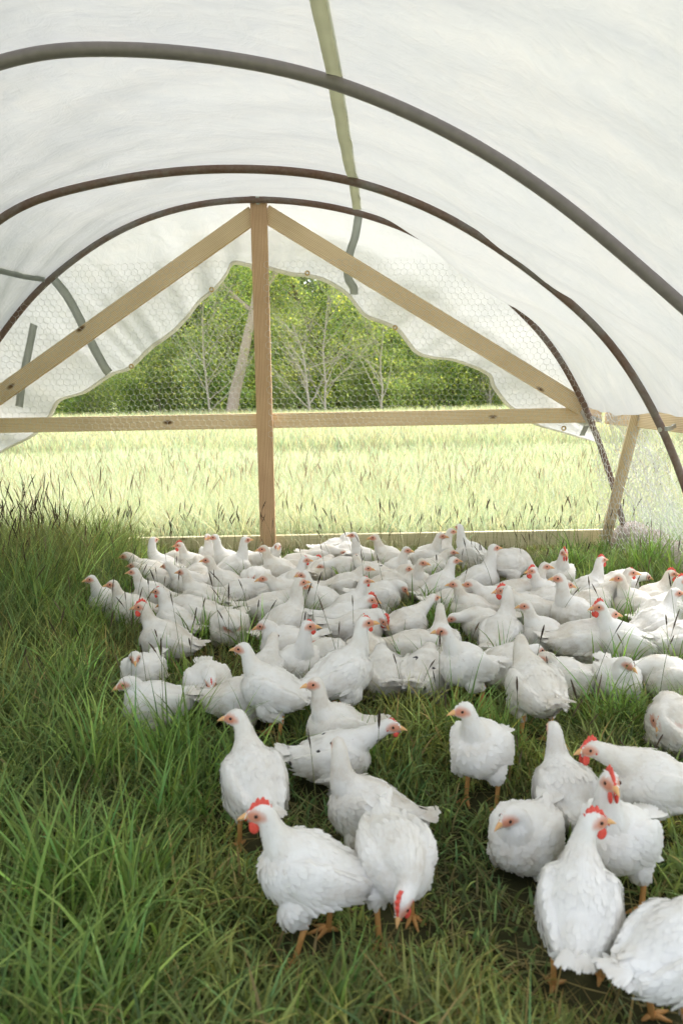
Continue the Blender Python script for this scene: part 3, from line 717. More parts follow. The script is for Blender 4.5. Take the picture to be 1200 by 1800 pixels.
# head furniture, in the head's own frame (x forward, z up)
def ico(c, r, sub=2):
    bm = bmesh.new(); bmesh.ops.create_icosphere(bm, subdivisions=sub, radius=1)
    V = [Vector((c[0]+v.co.x*r[0], c[1]+v.co.y*r[1], c[2]+v.co.z*r[2])) for v in bm.verts]; F_ = [tuple(v.index for v in f.verts) for f in bm.faces]; bm.free(); return V, F_
def mk_comb(size):
    h = {0: .0045, 1: .011, 2: .021}[size]; n = 29; V = []; Fs = []
    x0, x1 = (.030, -.010) if size < 2 else (.036, -.020)
    for k in range(n):
        t = k/(n-1); x = x0+(x1-x0)*t; zb_ = .0185-((t-.62)*.055)**2*11-.004*(1-t); zb_ -= .0075*max(0, .45-t)/.45
        hh = h*(math.sin(math.pi*min(1, t*1.02+.06))**.55)*(.60+.40*abs(math.sin(math.pi*t*5.2)))*(.6+.6*t)
        w_ = (.0045, .0036, .005)[size]
        for y, z in ((-w_, zb_-.004), (-w_*.8, zb_+hh*.5), (-w_*.25, zb_+hh), (w_*.25, zb_+hh), (w_*.8, zb_+hh*.5), (w_, zb_-.004)): V.append(Vector((x-.3*hh*t, y, z)))
    for k in range(n-1):
        for c_ in range(6): Fs.append((k*6+c_, k*6+(c_+1) % 6, (k+1)*6+(c_+1) % 6, (k+1)*6+c_))
    Fs.append((5, 4, 3, 2, 1, 0)); Fs.append(tuple((n-1)*6+k for k in range(6)))
    me = pymesh('comb', V, Fs); me.materials.append(COMB if size else COMBP); me.polygons.foreach_set('use_smooth', [True]*len(me.polygons)); return me
COMBS = {s: mk_comb(s) for s in (0, 1, 2)}
def mk_wattle(size, s):
    r = {1: (.0075, .0028, .009), 2: (.011, .0035, .0145)}[size]; V, F_ = ico((.020, s*.0065, -.013-r[2]*.75), r)
    me = pymesh('wattle', V, F_); me.materials.append(COMB); me.polygons.foreach_set('use_smooth', [True]*len(me.polygons)); return me
WAT = {(z, s): mk_wattle(z, s) for z in (1, 2) for s in (-1, 1)}
V = []; Fs = []
for (zt, sc, dr) in ((.0005, 1, 0), (-.0052, .72, 1)):
    n0 = len(V)
    for k in range(9):
        t = k/8; r = (1-t**1.6)*.0072*sc+.0004
        for m in range(10):
            a = 2*math.pi*m/10; V.append(Vector((.026+.027*t*(1 if not dr else .8), math.cos(a)*r*.85, zt+math.sin(a)*r*(1.0 if not dr else .5)-.0065*t**2.2*(1-dr))))
    for k in range(8):
        for m in range(10): Fs.append((n0+k*10+m, n0+k*10+(m+1) % 10, n0+(k+1)*10+(m+1) % 10, n0+(k+1)*10+m))
    Fs.append(tuple(n0+80+m for m in range(10)))
BEAKM = pymesh('beak', V, Fs); BEAKM.materials.append(BEAK); BEAKM.polygons.foreach_set('use_smooth', [True]*len(BEAKM.polygons))
EYES = {}
for s in (-1, 1):
    V, F_ = ico((.0135, s*.0158, .0035), (.0041, .0026, .0041)); EYES[s] = pymesh('eye', V, F_); EYES[s].materials.append(EYE_M); EYES[s].polygons.foreach_set('use_smooth', [True]*len(EYES[s].polygons))
LOBES = {}
for s in (-1, 1):
    V, F_ = ico((-.004, s*.0165, -.006), (.0045, .002, .0062)); LOBES[s] = pymesh('earlobe', V, F_); LOBES[s].materials.append(COMB); LOBES[s].polygons.foreach_set('use_smooth', [True]*len(LOBES[s].polygons))

# x, y of the middle of the bird in the photo, heading (0 right, 90 away, 180 left, 270 towards us), stance, neck, head heading, comb size, label
A_, M_, L_, T_, P_, U_, K_, D_, F_ = 'alert', 'mid', 'low', 'tuck', 'peck', 'tall', 'preen', 'down', 'fwd'
BIRDS = [
 # foreground
 (447, 1372, 112, 1, A_, 185, 0, 0, 'white hen standing back to us in the grass, head turned left with small pink comb'),
 (598, 1283, 205, 0, 'tall', 215, 0, 0, 'slim white hen sitting upright behind the black-flecked one, looking down left'),
 (586, 1335, 3, 0, 'fwd', 330, 1, 0, 'black-flecked white chicken crouching with red comb pointing right'),
 (650, 1428, 172, 0, U_, 100, 0, 0, 'long white chicken side-on with its face turned away and ragged tail to the right'),
 (556, 1530, 188, 1, A_, 195, 2, 1, 'white chicken striding left with red comb and one orange foot forward'),
 (684, 1502, 282, 1, 'bow', 237, 2, 0, 'plump white chicken facing us with its red-combed head hanging down'),
 (846, 1312, 238, 1, A_, 200, 0, 0, 'white hen standing alone on two legs, pale-faced and looking left'),
 (925, 1470, 235, 0, T_, 205, 0, 0, 'white hen sitting hunched with long pink beak and tail raised behind it'),
 (995, 1400, 97, 0, 'alert', 95, 0, 0, 'white chicken seen from behind beside the two red-combed ones'),
 (1088, 1468, 226, 1, U_, 275, 2, 0, 'dusty white cockerel with narrow red comb facing us behind the front bird'),
 (1150, 1375, 178, 1, 'fwd', 195, 2, 3, 'big white cockerel cut by the right edge, side-on and leaning left with bright red comb'),
 (1018, 1585, 70, 1, A_, 352, 2, 0, 'large white cockerel with its back to us and bright red comb turned right'),
 (1185, 1665, 25, 1, M_, 20, 0, 0, 'white chicken cut by the lower right corner with ruffled tail feathers'),
 # middle left
 (478, 1212, 172, 1, A_, 182, 0, 0, 'white hen standing in profile facing left with pointed tail over the grass'),
 (253, 1178, 262, 0, T_, 285, 0, 0, 'round white hen sitting at the left with orange beak pointed down at us'),
 (275, 1236, 205, 0, T_, 200, 0, 0, 'low white chicken half hidden in grass under the round sitting one'),
 (365, 1200, 290, 0, 'down', 300, 1, 0, 'white chicken with head bowed and red comb in the grass left of the profile hen'),
 (423, 1228, 5, 0, L_, 0, 0, 0, 'white chicken lying behind the tail of the bowed one'),
 (470, 1180, 85, 0, M_, 80, 0, 0, 'small white chicken mostly hidden behind the profile hen'),
 (293, 1128, 168, 0, A_, 188, 2, 0, 'white chicken at the left edge of the flock with bright red comb and wattle'),
 (313, 1092, 150, 0, A_, 180, 1, 0, 'white hen with back to us and dark red face looking left'),
 (345, 1082, 165, 0, L_, 175, 0, 0, 'white chicken with smooth drooping rump in the left of the flock'),
 (405, 1100, 255, 0, K_, 190, 0, 0, 'white hen preening with pink head bent behind tall seed stalks'),
 (192, 1055, 228, 0, A_, 205, 0, 0, 'leftmost white chicken of the flock sitting deep in grass'),
 (237, 1072, 190, 0, A_, 195, 0, 0, 'greyish-necked chicken second from the left of the flock'),
 (270, 1047, 185, 0, A_, 188, 0, 0, 'white chicken behind the two leftmost ones looking left'),
 (266, 1008, 185, 0, M_, 190, 0, 0, 'dark-faced chicken peering left from the back left corner'),
 (292, 1000, 175, 0, U_, 60, 0, 0, 'white hen at the back left with its neck up and face turned away'),
 (297, 1024, 178, 0, 'fwd', 185, 0, 0, 'white hen reaching forward to the left in the back left corner'),
 (351, 990, 190, 0, A_, 190, 2, 0, 'white cockerel at the back with red comb, left of the post'),
 (324, 990, 200, 0, L_, 200, 0, 0, 'tan-headed chicken crouching in the back row left of the cockerel'),
 (341, 1018, 100, 0, T_, 90, 0, 0, 'chicken in the back left with only a rounded nape showing'),
 (374, 978, 265, 0, A_, 270, 0, 0, 'small chicken in the back row facing the camera left of the post'),
 (400, 988, 195, 0, U_, 192, 0, 0, 'tall-necked white hen in the back row left of the post'),
 (408, 1002, 20, 0, 'tall', 12, 0, 0, 'white hen stretching up to the right just left of the post'),
 (462, 985, 325, 0, M_, 285, 0, 0, 'small white chicken right at the foot of the post facing us'),
 (494, 1008, 198, 0, A_, 192, 0, 0, 'white hen right of the post looking left'),
 (514, 995, 355, 0, L_, 350, 2, 0, 'white cockerel low beside the post with red comb to the right'),
 (508, 1028, 20, 0, A_, 5, 1, 0, 'white hen with small comb looking right, below the post'),
 (395, 1030, 182, 0, A_, 185, 0, 0, 'white hen with long orange face looking left, below the left of the post'),
 (360, 1052, 172, 0, A_, 180, 0, 0, 'white hen with dirty wing looking left in the left middle'),
 (343, 1027, 178, 0, M_, 160, 0, 0, 'white chicken lying side-on behind the long-faced hens'),
 (450, 1020, 262, 0, D_, 262, 0, 0, 'white chicken with ruffled back and head down, below the post'),
 (428, 1045, 358, 0, L_, 350, 1, 0, 'white chicken with reddish head low in the middle left'),
 (470, 1070, 6, 0, F_, 350, 0, 0, 'white hen leaning right with dark beak over its neighbour'),
 (478, 1042, 15, 0, T_, 20, 0, 0, 'white chicken tucked behind the one leaning right'),
 (512, 1048, 200, 0, M_, 195, 0, 0, 'chicken showing only an orange face between two necks'),
 (520, 1168, 300, 0, U_, 345, 1, 0, 'white hen with full pale breast facing us and head turned right'),
 (508, 1135, 205, 0, T_, 185, 0, 0, 'chicken peeping out low behind the hen with the pale breast'),
 (500, 1100, 42, 0, U_, 10, 0, 0, 'long-necked white hen seen from behind in the middle, looking right'),
 # middle
 (563, 978, 335, 0, L_, 330, 0, 0, 'white chicken with head down at the back right of the post'),
 (588, 968, 8, 0, T_, 5, 0, 0, 'fluffy white chicken sitting in the back row with head hidden'),
 (612, 975, 95, 0, T_, 90, 0, 0, 'rounded white chicken facing the sill board in the back row'),
 (648, 983, 198, 0, U_, 188, 0, 0, 'tall white hen near the middle of the back row looking left'),
 (687, 982, 205, 0, A_, 190, 0, 0, 'white hen in the back row looking left, right of the tall one'),
 (700, 1002, 295, 0, A_, 330, 0, 0, 'white hen near the back with stained face turned right'),
 (741, 982, 328, 0, A_, 345, 0, 0, 'white hen at the right of the back group with orange beak'),
 (765, 975, 30, 0, A_, 10, 0, 0, 'white chicken partly hidden in tall grass behind the back group'),
 (831, 978, 165, 0, U_, 120, 0, 0, 'white hen at the sill board with neck stretched and face turned away'),
 (886, 995, 355, 1, P_, 340, 1, 0, 'plump white chicken pecking to the right near the sill board'),
 (567, 1005, 65, 0, D_, 60, 0, 0, 'white chicken with puffed round rump behind the centre'),
 (614, 1005, 198, 0, L_, 200, 0, 0, 'sleepy chicken with pale tan head resting low behind the centre'),
 (603, 1030, 5, 0, M_, 350, 0, 0, 'white chicken with upturned tail and pink face to the right'),
 (662, 1012, 178, 0, M_, 90, 0, 1, 'white chicken with a black streak on its back behind the centre'),
 (727, 1030, 285, 0, A_, 330, 0, 0, 'orange-faced white hen among tall stalks right of centre'),
 (755, 1002, 22, 0, M_, 350, 0, 0, 'white chicken leaning right with dark beak in the tall grass'),
 (763, 1032, 35, 0, A_, 10, 0, 0, 'white hen looking right at the edge of the tall grass'),
 (690, 1030, 12, 0, T_, 15, 0, 0, 'white chicken lying low among stalks right of centre'),
 (665, 1050, 352, 0, D_, 350, 0, 0, 'white chicken with dirty flank and head down in the centre'),
 (575, 1062, 178, 0, A_, 188, 0, 0, 'sturdy white hen in the centre with rusty face looking left'),
 (606, 1068, 22, 0, A_, 10, 1, 0, 'white hen with red face looking right in the centre'),
 (600, 1093, 345, 0, M_, 330, 2, 0, 'white chicken with tall red comb seen end-on in the centre'),
 (628, 1105, 350, 0, D_, 300, 2, 0, 'white cockerel with head bowed and red face in the centre'),
 (650, 1148, 98, 0, M_, 75, 1, 0, 'white chicken walking away with pinkish comb behind the looking-right hen'),
 (600, 1190, 25, 1, U_, 10, 1, 0, 'white hen with fanned tail to the left and orange beak to the right'),
 (573, 1150, 300, 0, K_, 20, 0, 0, 'white chicken preening under its wing in the centre'),
 (713, 1097, 38, 0, F_, 45, 0, 0, 'smooth white hen stretching away to the upper right'),
 (763, 1132, 88, 0, A_, 85, 0, 0, 'white hen seen straight from behind right of centre'),
 (722, 1140, 352, 0, L_, 345, 0, 0, 'white chicken lying side-on below the stretching hen'),
 (688, 1185, 100, 0, D_, 95, 0, 0, 'white chicken with ruffled rump to us in the stalks'),
 (732, 1187, 75, 0, D_, 70, 0, 0, 'white chicken rump with spotted feathers in the stalks'),
 (822, 1165, 205, 1, A_, 192, 0, 0, 'white hen with long straight neck standing right of the stalks'),
 # right
 (834, 1070, 202, 0, A_, 188, 0, 0, 'white hen with brown face looking left at the left of the right group'),
 (791, 1058, 8, 0, D_, 5, 0, 0, 'white chicken with brown-stained rump at the gap in the flock'),
 (843, 1022, 10, 0, U_, 5, 0, 0, 'slender-necked white hen looking right behind the brown-faced one'),
 (868, 1062, 190, 0, M_, 188, 0, 0, 'greyish-headed chicken looking left behind the big back-turned hen'),
 (852, 1095, 195, 0, L_, 190, 0, 0, 'dark-faced chicken low to the left of the big back-turned hen'),
 (893, 1045, 355, 0, L_, 350, 0, 0, 'white chicken resting with its face on the ground to the right'),
 (935, 1034, 290, 0, A_, 340, 0, 0, 'white hen with drooping orange beak in the back right'),
 (980, 1013, 275, 0, A_, 270, 2, 0, 'small red-faced cockerel facing us at the back right'),
 (975, 1042, 200, 0, A_, 200, 2, 0, 'white cockerel with red comb looking left at the back right'),
 (1015, 1038, 18, 0, U_, 8, 2, 0, 'tall white cockerel with red comb looking right at the back'),
 (1008, 1080, 205, 0, U_, 188, 0, 0, 'upright white hen in the middle of the right group looking left'),
 (967, 1066, 2, 0, T_, 0, 0, 0, 'white chicken tucked low behind the upright hen'),
 (1038, 1065, 12, 0, M_, 355, 0, 0, 'white hen with bowed neck facing right in the right group'),
 (927, 1072, 188, 0, M_, 185, 2, 0, 'white cockerel with deep red comb behind the big back-turned hen'),
 (880, 1118, 58, 0, U_, 75, 0, 0, 'big white hen with its back to us and face hidden in the right group'),
 (965, 1122, 190, 0, A_, 190, 0, 0, 'white hen with pale pink face looking left in front of the long side-on bird'),
 (1095, 1130, 172, 0, A_, 190, 2, 0, 'large white cockerel with red comb and wattles facing left at the right'),
 (1017, 1122, 3, 0, M_, 0, 0, 0, 'long white chicken lying side-on between two left-facing birds'),
 (1075, 1052, 300, 0, A_, 345, 1, 0, 'white hen with thin red comb and dark eye looking right'),
 (1118, 1065, 192, 0, A_, 190, 0, 0, 'white hen looking left near the right edge of the back rows'),
 (1138, 1052, 350, 0, A_, 350, 2, 0, 'white cockerel with raised red comb in the back right corner'),
 (1085, 1028, 12, 0, L_, 10, 0, 0, 'large white chicken with arched back behind the back right corner'),
 (1162, 1078, 20, 0, A_, 5, 2, 0, 'white cockerel at the right edge with red comb looking right'),
 (1150, 1100, 15, 0, A_, 0, 0, 0, 'white hen at the right edge with smooth neck and pale face'),
 (1190, 1130, 0, 0, T_, 350, 1, 0, 'white chicken cut by the right edge behind the large left-facing cockerel'),
 (1178, 1190, 178, 0, L_, 180, 0, 0, 'big round white chicken lying at the right edge'),
 (1075, 1192, 272, 0, T_, 285, 0, 0, 'white hen facing us with orange beak bowed behind seed heads'),
 (1000, 1190, 198, 0, T_, 190, 0, 0, 'large white hen resting with its beak to the left and wing drooped'),
 (940, 1218, 100, 1, M_, 85, 0, 0, 'white hen walking away with dirty rump at the front of the right group'),
 (882, 1175, 22, 0, L_, 30, 0, 0, 'white chicken crouching low beside the long-necked hen'),
 (1192, 1285, 92, 0, K_, 100, 0, 0, 'preening white chicken cut by the right edge behind the side-on cockerel'),
]
pos = []
for b in BIRDS:
    p = atZ(b[0], b[1], .165 if b[3] else (.098 if b[1] < 1260 else .088)); pos.append([p.x, p.y])
pos = np.array(pos); pos0 = pos.copy(); hdg = np.radians([b[2] for b in BIRDS]); ax = np.stack([np.cos(hdg), np.sin(hdg)], 1)
for it in range(60):      # nudge overlapping birds apart
    for a in range(len(pos)):
        for b in range(a+1, len(pos)):
            if abs(pos[a, 0]-pos[b, 0]) > .3 or abs(pos[a, 1]-pos[b, 1]) > .3: continue
            for s in (-.06, .03):
                for t in (-.06, .03):
                    d = (pos[b]+ax[b]*t)-(pos[a]+ax[a]*s); l = np.hypot(*d)
                    if l < .115: m = d/(l+1e-6)*(.115-l)*.12; pos[a] -= m; pos[b] += m
    pos += (pos0-pos)*.04
pos[:, 1] = np.minimum(pos[:, 1], YW-.17)
import time; t0_ = time.time()
for k, (px, py, hd, stand, neck, hh, comb, var, lab) in enumerate(BIRDS):
    rel = ((hh-hd+180) % 360)-180; rel = int(round(rel/22.5)*22.5); rel = max(-112, min(112, rel))
    if neck == 'preen': rel = 135 if rel >= 0 else -135
    gait = var if k < 13 and var in (1, 3) and stand else (2 if stand and k % 2 else 0)
    if neck == 'fwd' and not stand and k > 13: rel = 0
    seed = k if k < 14 else k % 3
    me, me2, HM = build_body(stand, neck, rel, gait, seed)
    c = empty('chicken', (pos[k, 0], pos[k, 1], 0), R_(hd)+(random.uniform(-.08, .08) if k > 12 else 0)); s = random.uniform(.94, 1.06) if k > 12 else 1.0
    s *= (.78 if k in (11, 12) else .82) if k < 13 else .86
    c.scale = (s, s, s); tag(c, lab, 'chicken', 'white chickens of the flock')
    def child(name, m, M=None):
        o = bpy.data.objects.new(name, m); COL.objects.link(o); o.parent = c
        if M is not None: o.matrix_basis = M
        return o
    fle = (k == 2) or lab.find('black streak') > 0 or lab.find('spotted') > 0
    child('body', me2 if fle else me)
    child('comb', COMBS[comb], HM); child('beak', BEAKM, HM); child('eye', EYES[1], HM); child('eye', EYES[-1], HM)
    if comb:
        wz = 2 if comb == 2 else 1; child('wattle', WAT[(wz, 1)], HM); child('wattle', WAT[(wz, -1)], HM)
        child('earlobe', LOBES[1], HM); child('earlobe', LOBES[-1], HM)
    BIRD_SPOTS.append((pos[k, 0], pos[k, 1], math.cos(R_(hd)), math.sin(R_(hd)), stand, k < 13))
print('birds', len(BIRDS), 'meshes', len(BODIES), round(time.time()-t0_, 1), 's')
# ------------------------------------------------------------------ grass inside the shelter
BS = np.array(BIRD_SPOTS)
def clear_of_birds(x, y, m=.0):
    ok = np.ones(len(x), bool)
    for bx, by, c, s, st, fg in BS:
        dx = x-bx; dy = y-by; u = dx*c+dy*s; v = -dx*s+dy*c
        ok &= ((u/(.115+m if not st else .07+m))**2+(v/(.065+m if not st else .05+m))**2) > 1
    return ok
def near_birds(x, y):
    d = np.full(len(x), 9.0)
    for bx, by, c, s, st, fg in BS: d = np.minimum(d, np.hypot(x-bx, y-by)-(.10 if fg and st else 0))
    return np.maximum(d, 0)
def gcol(n, base, var=.25, hue=.12):
    if base[0] > .4: var = .10; hue = .07
    b = np.array(base)[None]*np.exp(rng.normal(-.03, var*1.5, n))[:, None]; h = rng.normal(0, hue, n); b = b*np.stack([1+h, np.ones(n), 1-h*.5], 1); return b
def grass(name, n, xr, yr, hfun, wfun, base, lean, bend, mat, keep=None, lev=6, dry=.1, lab='', dpow=0, z0=0.0):
    x = rng.uniform(*xr, n)
    u = rng.uniform(0, 1, n)
    y = yr[0]+(yr[1]-yr[0])*u if not dpow else (yr[0]**-dpow+(yr[1]**-dpow-yr[0]**-dpow)*u)**(-1/dpow)
    if dpow: x = x*(y/yr[1]*.97+.03*1) if False else x*(.62*y+1.6)
    if keep is not None:
        k = keep(x, y); x = x[k]; y = y[k]
    n = len(x); L = hfun(x, y)*rng.uniform(.6, 1.25, n); W = wfun(x, y)*rng.uniform(.6, 1.3, n)
    col = gcol(n, base); d = rng.uniform(0, 1, n) < dry; col[d] = gcol(int(d.sum()), (.30, .25, .11) if base[0] < .4 else (.60, .57, .45), .18, .05)
    if base[0] < .4: pn = vnoise(x, y, 5.0, 4); col = col*np.exp(.38*pn)[:, None]*np.stack([1+.16*vnoise(x, y, 2.2, 8), np.ones(n), 1-.1*pn], 1)
    tip = col*np.array([1.45, 1.25, .85]); 
    V, F_, C = blades(x, y, L, W, np.abs(rng.normal(lean[0], lean[1], n)), rng.uniform(bend[0], bend[1], n), col, lev, z0, tip)
    o = link(name, npmesh(name, V, F_, C), [mat]); tag(o, lab, 'grass', kind='stuff'); return o
cl = lambda x, y: clear_of_birds(x, y) & (np.hypot(0, 0) < 1)
def hin(x, y):
    h = .19+.07*vnoise(x, y, 1.6, 2)
    left = np.clip((-.9-x+.25*np.sin(y*2))/.7, 0, 1)*np.clip((y-1.6)/1.0, 0, 1); h = h+left*.25; tr_ = np.clip(vnoise(x, y, 2.9, 21)*2, 0, 1)*(y < 3.2)*np.clip((x+1.0)/.5, 0, 1); h = h*(1-.6*tr_)
    back = np.clip((y-4.3)/.4, 0, 1)*np.clip((x+1.5)/.4, 0, 1); h = h*(1-back*.6)
    nb = near_birds(x, y); h = h*np.clip(.25+nb*2.2, .3, 1)
    return np.maximum(h, .05)
dens = lambda x, y: rng.uniform(0, 1, len(x)) < np.clip(.75+.5*vnoise(x, y, 3.2, 5), .25, 1)
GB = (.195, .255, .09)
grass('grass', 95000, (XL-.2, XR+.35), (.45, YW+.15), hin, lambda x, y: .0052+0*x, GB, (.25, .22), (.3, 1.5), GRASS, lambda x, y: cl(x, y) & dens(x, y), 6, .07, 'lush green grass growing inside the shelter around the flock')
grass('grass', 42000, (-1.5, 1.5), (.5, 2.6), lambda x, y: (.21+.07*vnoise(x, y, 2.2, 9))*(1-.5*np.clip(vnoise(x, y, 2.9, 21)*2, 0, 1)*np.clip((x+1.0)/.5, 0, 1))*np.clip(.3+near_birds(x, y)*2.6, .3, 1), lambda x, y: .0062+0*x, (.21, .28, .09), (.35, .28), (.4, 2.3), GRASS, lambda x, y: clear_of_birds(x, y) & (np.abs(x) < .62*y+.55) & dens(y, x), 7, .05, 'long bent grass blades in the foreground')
# flattened thatch
grass('thatch', 70000, (XL, XR+.3), (.5, YW), lambda x, y: .10+0*x, lambda x, y: .0035+0*x, (.22, .21, .09), (1.25, .25), (0, .5), GRASS, lambda x, y: cl(x, y), 4, .42, 'flattened dry grass stems lying on the ground')
# broad young blades in clumps
n = 260; cxs = rng.uniform(-2.6, 1.9, n); cys = rng.uniform(.8, 4.7, n)
k = near_birds(cxs, cys) > .10; cxs, cys = cxs[k], cys[k]; X = (cxs[:, None]+rng.normal(0, .035, (len(cxs), 42))).ravel(); Y_ = (cys[:, None]+rng.normal(0, .035, (len(cxs), 42))).ravel()
k = clear_of_birds(X, Y_); X, Y_ = X[k], Y_[k]; n = len(X)
V, F_, C = blades(X, Y_, rng.uniform(.18, .42, n)*np.clip(.35+near_birds(X, Y_)*1.8, .35, 1)*np.where((Y_ > 4.3) & (X > -1.2), .5, 1), rng.uniform(.004, .0075, n), np.abs(rng.normal(.22, .2, n)), rng.uniform(.3, 1.6, n), gcol(n, (.18, .29, .07)), 7, 0, gcol(n, (.25, .31, .10)))
tag(link('grass', npmesh('grass', V, F_, C), [GRASS]), 'taller bright green grass tufts between the chickens', 'grass', kind='stuff')
# seed stalks
def stalks(name, x, y, H, lab, hw=.0035, stalkc=(.16, .17, .06), headc=(.095, .07, .048)):
    n = len(x); lev = 12; th = rng.uniform(0, 2*math.pi, n); le = np.abs(rng.normal(.08, .10, n)); be = rng.uniform(.05, .6, n)
    cur = np.stack([x, y, np.zeros(n)], 1); P = np.zeros((n, lev, 3)); P[:, 0] = cur; ts = np.array([0, .2, .4, .55, .68, .78, .82, .86, .90, .94, .98, 1.0])
    for k in range(1, lev):
        a = le+be*ts[k]**1.8; cur = cur+np.stack([np.sin(a)*np.cos(th), np.sin(a)*np.sin(th), np.cos(a)], 1)*(H*(ts[k]-ts[k-1]))[:, None]; P[:, k] = cur
    rad = np.array([.0011, .0010, .0010, .0009, .0008, .0007, .25, .8, 1, .9, .55, .1]); rr = np.where(rad > .01, rad, 0)[None]*hw*rng.uniform(.7, 1.3, n)[:, None]+np.where(rad > .01, 0, rad)[None]
    rr = rr*(1+.25*rng.uniform(-1, 1, rr.shape)*(rad > .01))
    V = []
    for c_ in range(4):
        a = math.pi/2*c_; V.append(P+np.array([math.cos(a), math.sin(a), 0])[None, None]*rr[:, :, None])
    V = np.stack(V, 2).reshape(-1, 3); b = (np.arange(n)*lev*4)[:, None, None, None]+(np.arange(lev-1)*4)[None, :, None, None]
    q = np.array([[0, 1, 5, 4], [1, 2, 6, 5], [2, 3, 7, 6], [3, 0, 4, 7]])[None, None]; F_ = (b+q).reshape(-1, 4)
    C = np.where((rad > .01)[None, :, None], np.array(headc)[None, None]*np.exp(rng.normal(0, .35, n))[:, None, None], np.array(stalkc)[None, None]); C = np.repeat(C, 4, 1).reshape(-1, 3)
    o = link(name, npmesh(name, V, F_, C), [SEEDM]); tag(o, lab, 'grass', kind='stuff'); return o
x = rng.uniform(-3.1, -1.35, 900); y = rng.uniform(2.9, 4.9, 900); k = (rng.uniform(0, 1, 900) < np.clip((-1.1-x)/1.0, .15, 1)) & clear_of_birds(x, y)
stalks('seed_stalks', x[k], y[k], rng.uniform(.34, .66, k.sum()), 'dark seed stalks of tall grass at the left of the shelter', .003)
x = rng.uniform(-1.9, 1.8, 520); y = rng.uniform(1.6, 4.9, 520); k = clear_of_birds(x, y)
# gathered in loose patches
pt = vnoise(x, y, 2.4, 11) > -.15; k &= pt
stalks('seed_stalks', x[k], y[k], rng.uniform(.20, .40, k.sum()), 'dark seed stalks rising between the chickens', .0026)
x = rng.uniform(-2.6, 1.9, 200); y = rng.uniform(4.6, 4.97, 200); stalks('seed_stalks', x, y, rng.uniform(.22, .42, 200), 'dark seed stalks along the sill board', .0032)

# ------------------------------------------------------------------ meadow outside
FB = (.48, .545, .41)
def hf(x, y): return .36+.12*vnoise(x, y, .5, 3)
hay = lambda x, y: (y > YW+.12)
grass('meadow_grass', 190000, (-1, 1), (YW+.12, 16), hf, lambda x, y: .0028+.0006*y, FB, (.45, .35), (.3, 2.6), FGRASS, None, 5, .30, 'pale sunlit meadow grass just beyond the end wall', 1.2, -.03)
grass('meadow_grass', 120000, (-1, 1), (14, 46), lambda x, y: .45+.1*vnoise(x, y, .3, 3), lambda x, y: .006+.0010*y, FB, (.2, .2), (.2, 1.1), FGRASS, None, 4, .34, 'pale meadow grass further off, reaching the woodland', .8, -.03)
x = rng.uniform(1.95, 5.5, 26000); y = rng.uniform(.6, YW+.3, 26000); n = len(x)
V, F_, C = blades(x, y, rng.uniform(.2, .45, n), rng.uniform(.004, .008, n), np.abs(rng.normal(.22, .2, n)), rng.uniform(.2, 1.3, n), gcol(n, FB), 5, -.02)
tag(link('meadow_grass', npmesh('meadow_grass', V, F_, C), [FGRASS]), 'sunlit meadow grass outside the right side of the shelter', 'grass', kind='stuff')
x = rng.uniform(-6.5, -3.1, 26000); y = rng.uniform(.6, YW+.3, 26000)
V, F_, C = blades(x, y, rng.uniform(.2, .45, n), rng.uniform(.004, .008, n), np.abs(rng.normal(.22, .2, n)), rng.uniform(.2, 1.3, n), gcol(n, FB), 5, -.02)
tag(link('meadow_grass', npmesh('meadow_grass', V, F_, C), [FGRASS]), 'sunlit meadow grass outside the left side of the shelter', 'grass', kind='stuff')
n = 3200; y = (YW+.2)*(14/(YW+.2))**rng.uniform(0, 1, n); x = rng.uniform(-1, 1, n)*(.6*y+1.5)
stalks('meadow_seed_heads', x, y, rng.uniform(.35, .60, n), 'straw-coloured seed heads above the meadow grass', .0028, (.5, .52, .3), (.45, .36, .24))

# ------------------------------------------------------------------ woodland
def branch_tree(seed, H, spread, r0, levels=3, nb=(7, 5, 4), straight=.15, lean=(0, 0), up=.5, low=.25):
    r = np.random.default_rng(seed); segs = []; tips = []
    def grow(p, d, L, rad, lv):
        n = 7; pts = [p]; q = p.copy(); dd = d.copy()
        for k in range(n):
            dd = dd+r.normal(0, straight, 3)+np.array([0, 0, .05*up]); dd /= np.linalg.norm(dd); q = q+dd*L/n; pts.append(q.copy())
        rads = np.linspace(rad, rad*(.25 if lv else .35), n+1); segs.append((pts, rads, lv))
        if lv < levels-1:
            for k in range(nb[lv]):
                t = low+(1-low)*(k+r.uniform(.1, .9))/nb[lv] if lv == 0 else r.uniform(.3, 1); i_ = min(int(t*n), n-1); fr = t*n-i_; pp = pts[i_]*(1-fr)+pts[i_+1]*fr
                az = r.uniform(0, 2*math.pi); el = r.uniform(.15, .9) if lv == 0 else r.uniform(-.2, .9)
                nd = np.array([math.cos(az)*math.cos(el), math.sin(az)*math.cos(el), math.sin(el)]); nd = nd*.8+dd*.35; nd /= np.linalg.norm(nd)
                grow(pp, nd, L*(spread if lv == 0 else .55)*(1.15-.55*t)*r.uniform(.8, 1.2), rads[i_]*.55, lv+1)
        if lv == levels-1: tips.extend(pts[2:])
        elif lv == levels-2: tips.extend(pts[4:])
    d0 = np.array([lean[0], lean[1], 1.0]); d0 /= np.linalg.norm(d0); grow(np.zeros(3), d0, H, r0, 0)
    return segs, np.array(tips)
def wood_mesh(segs, nm='trunk'):
    V = []; Fs = []
    for pts, rads, lv in segs:
        v, f = tube_np(pts, list(rads), 8 if lv == 0 else (5 if lv == 1 else 3)); n0 = len(V); V += v; Fs += [tuple(k+n0 for k in q) for q in f]
    me = pymesh(nm, V, Fs); me.polygons.foreach_set('use_smooth', [True]*len(me.polygons)); return me
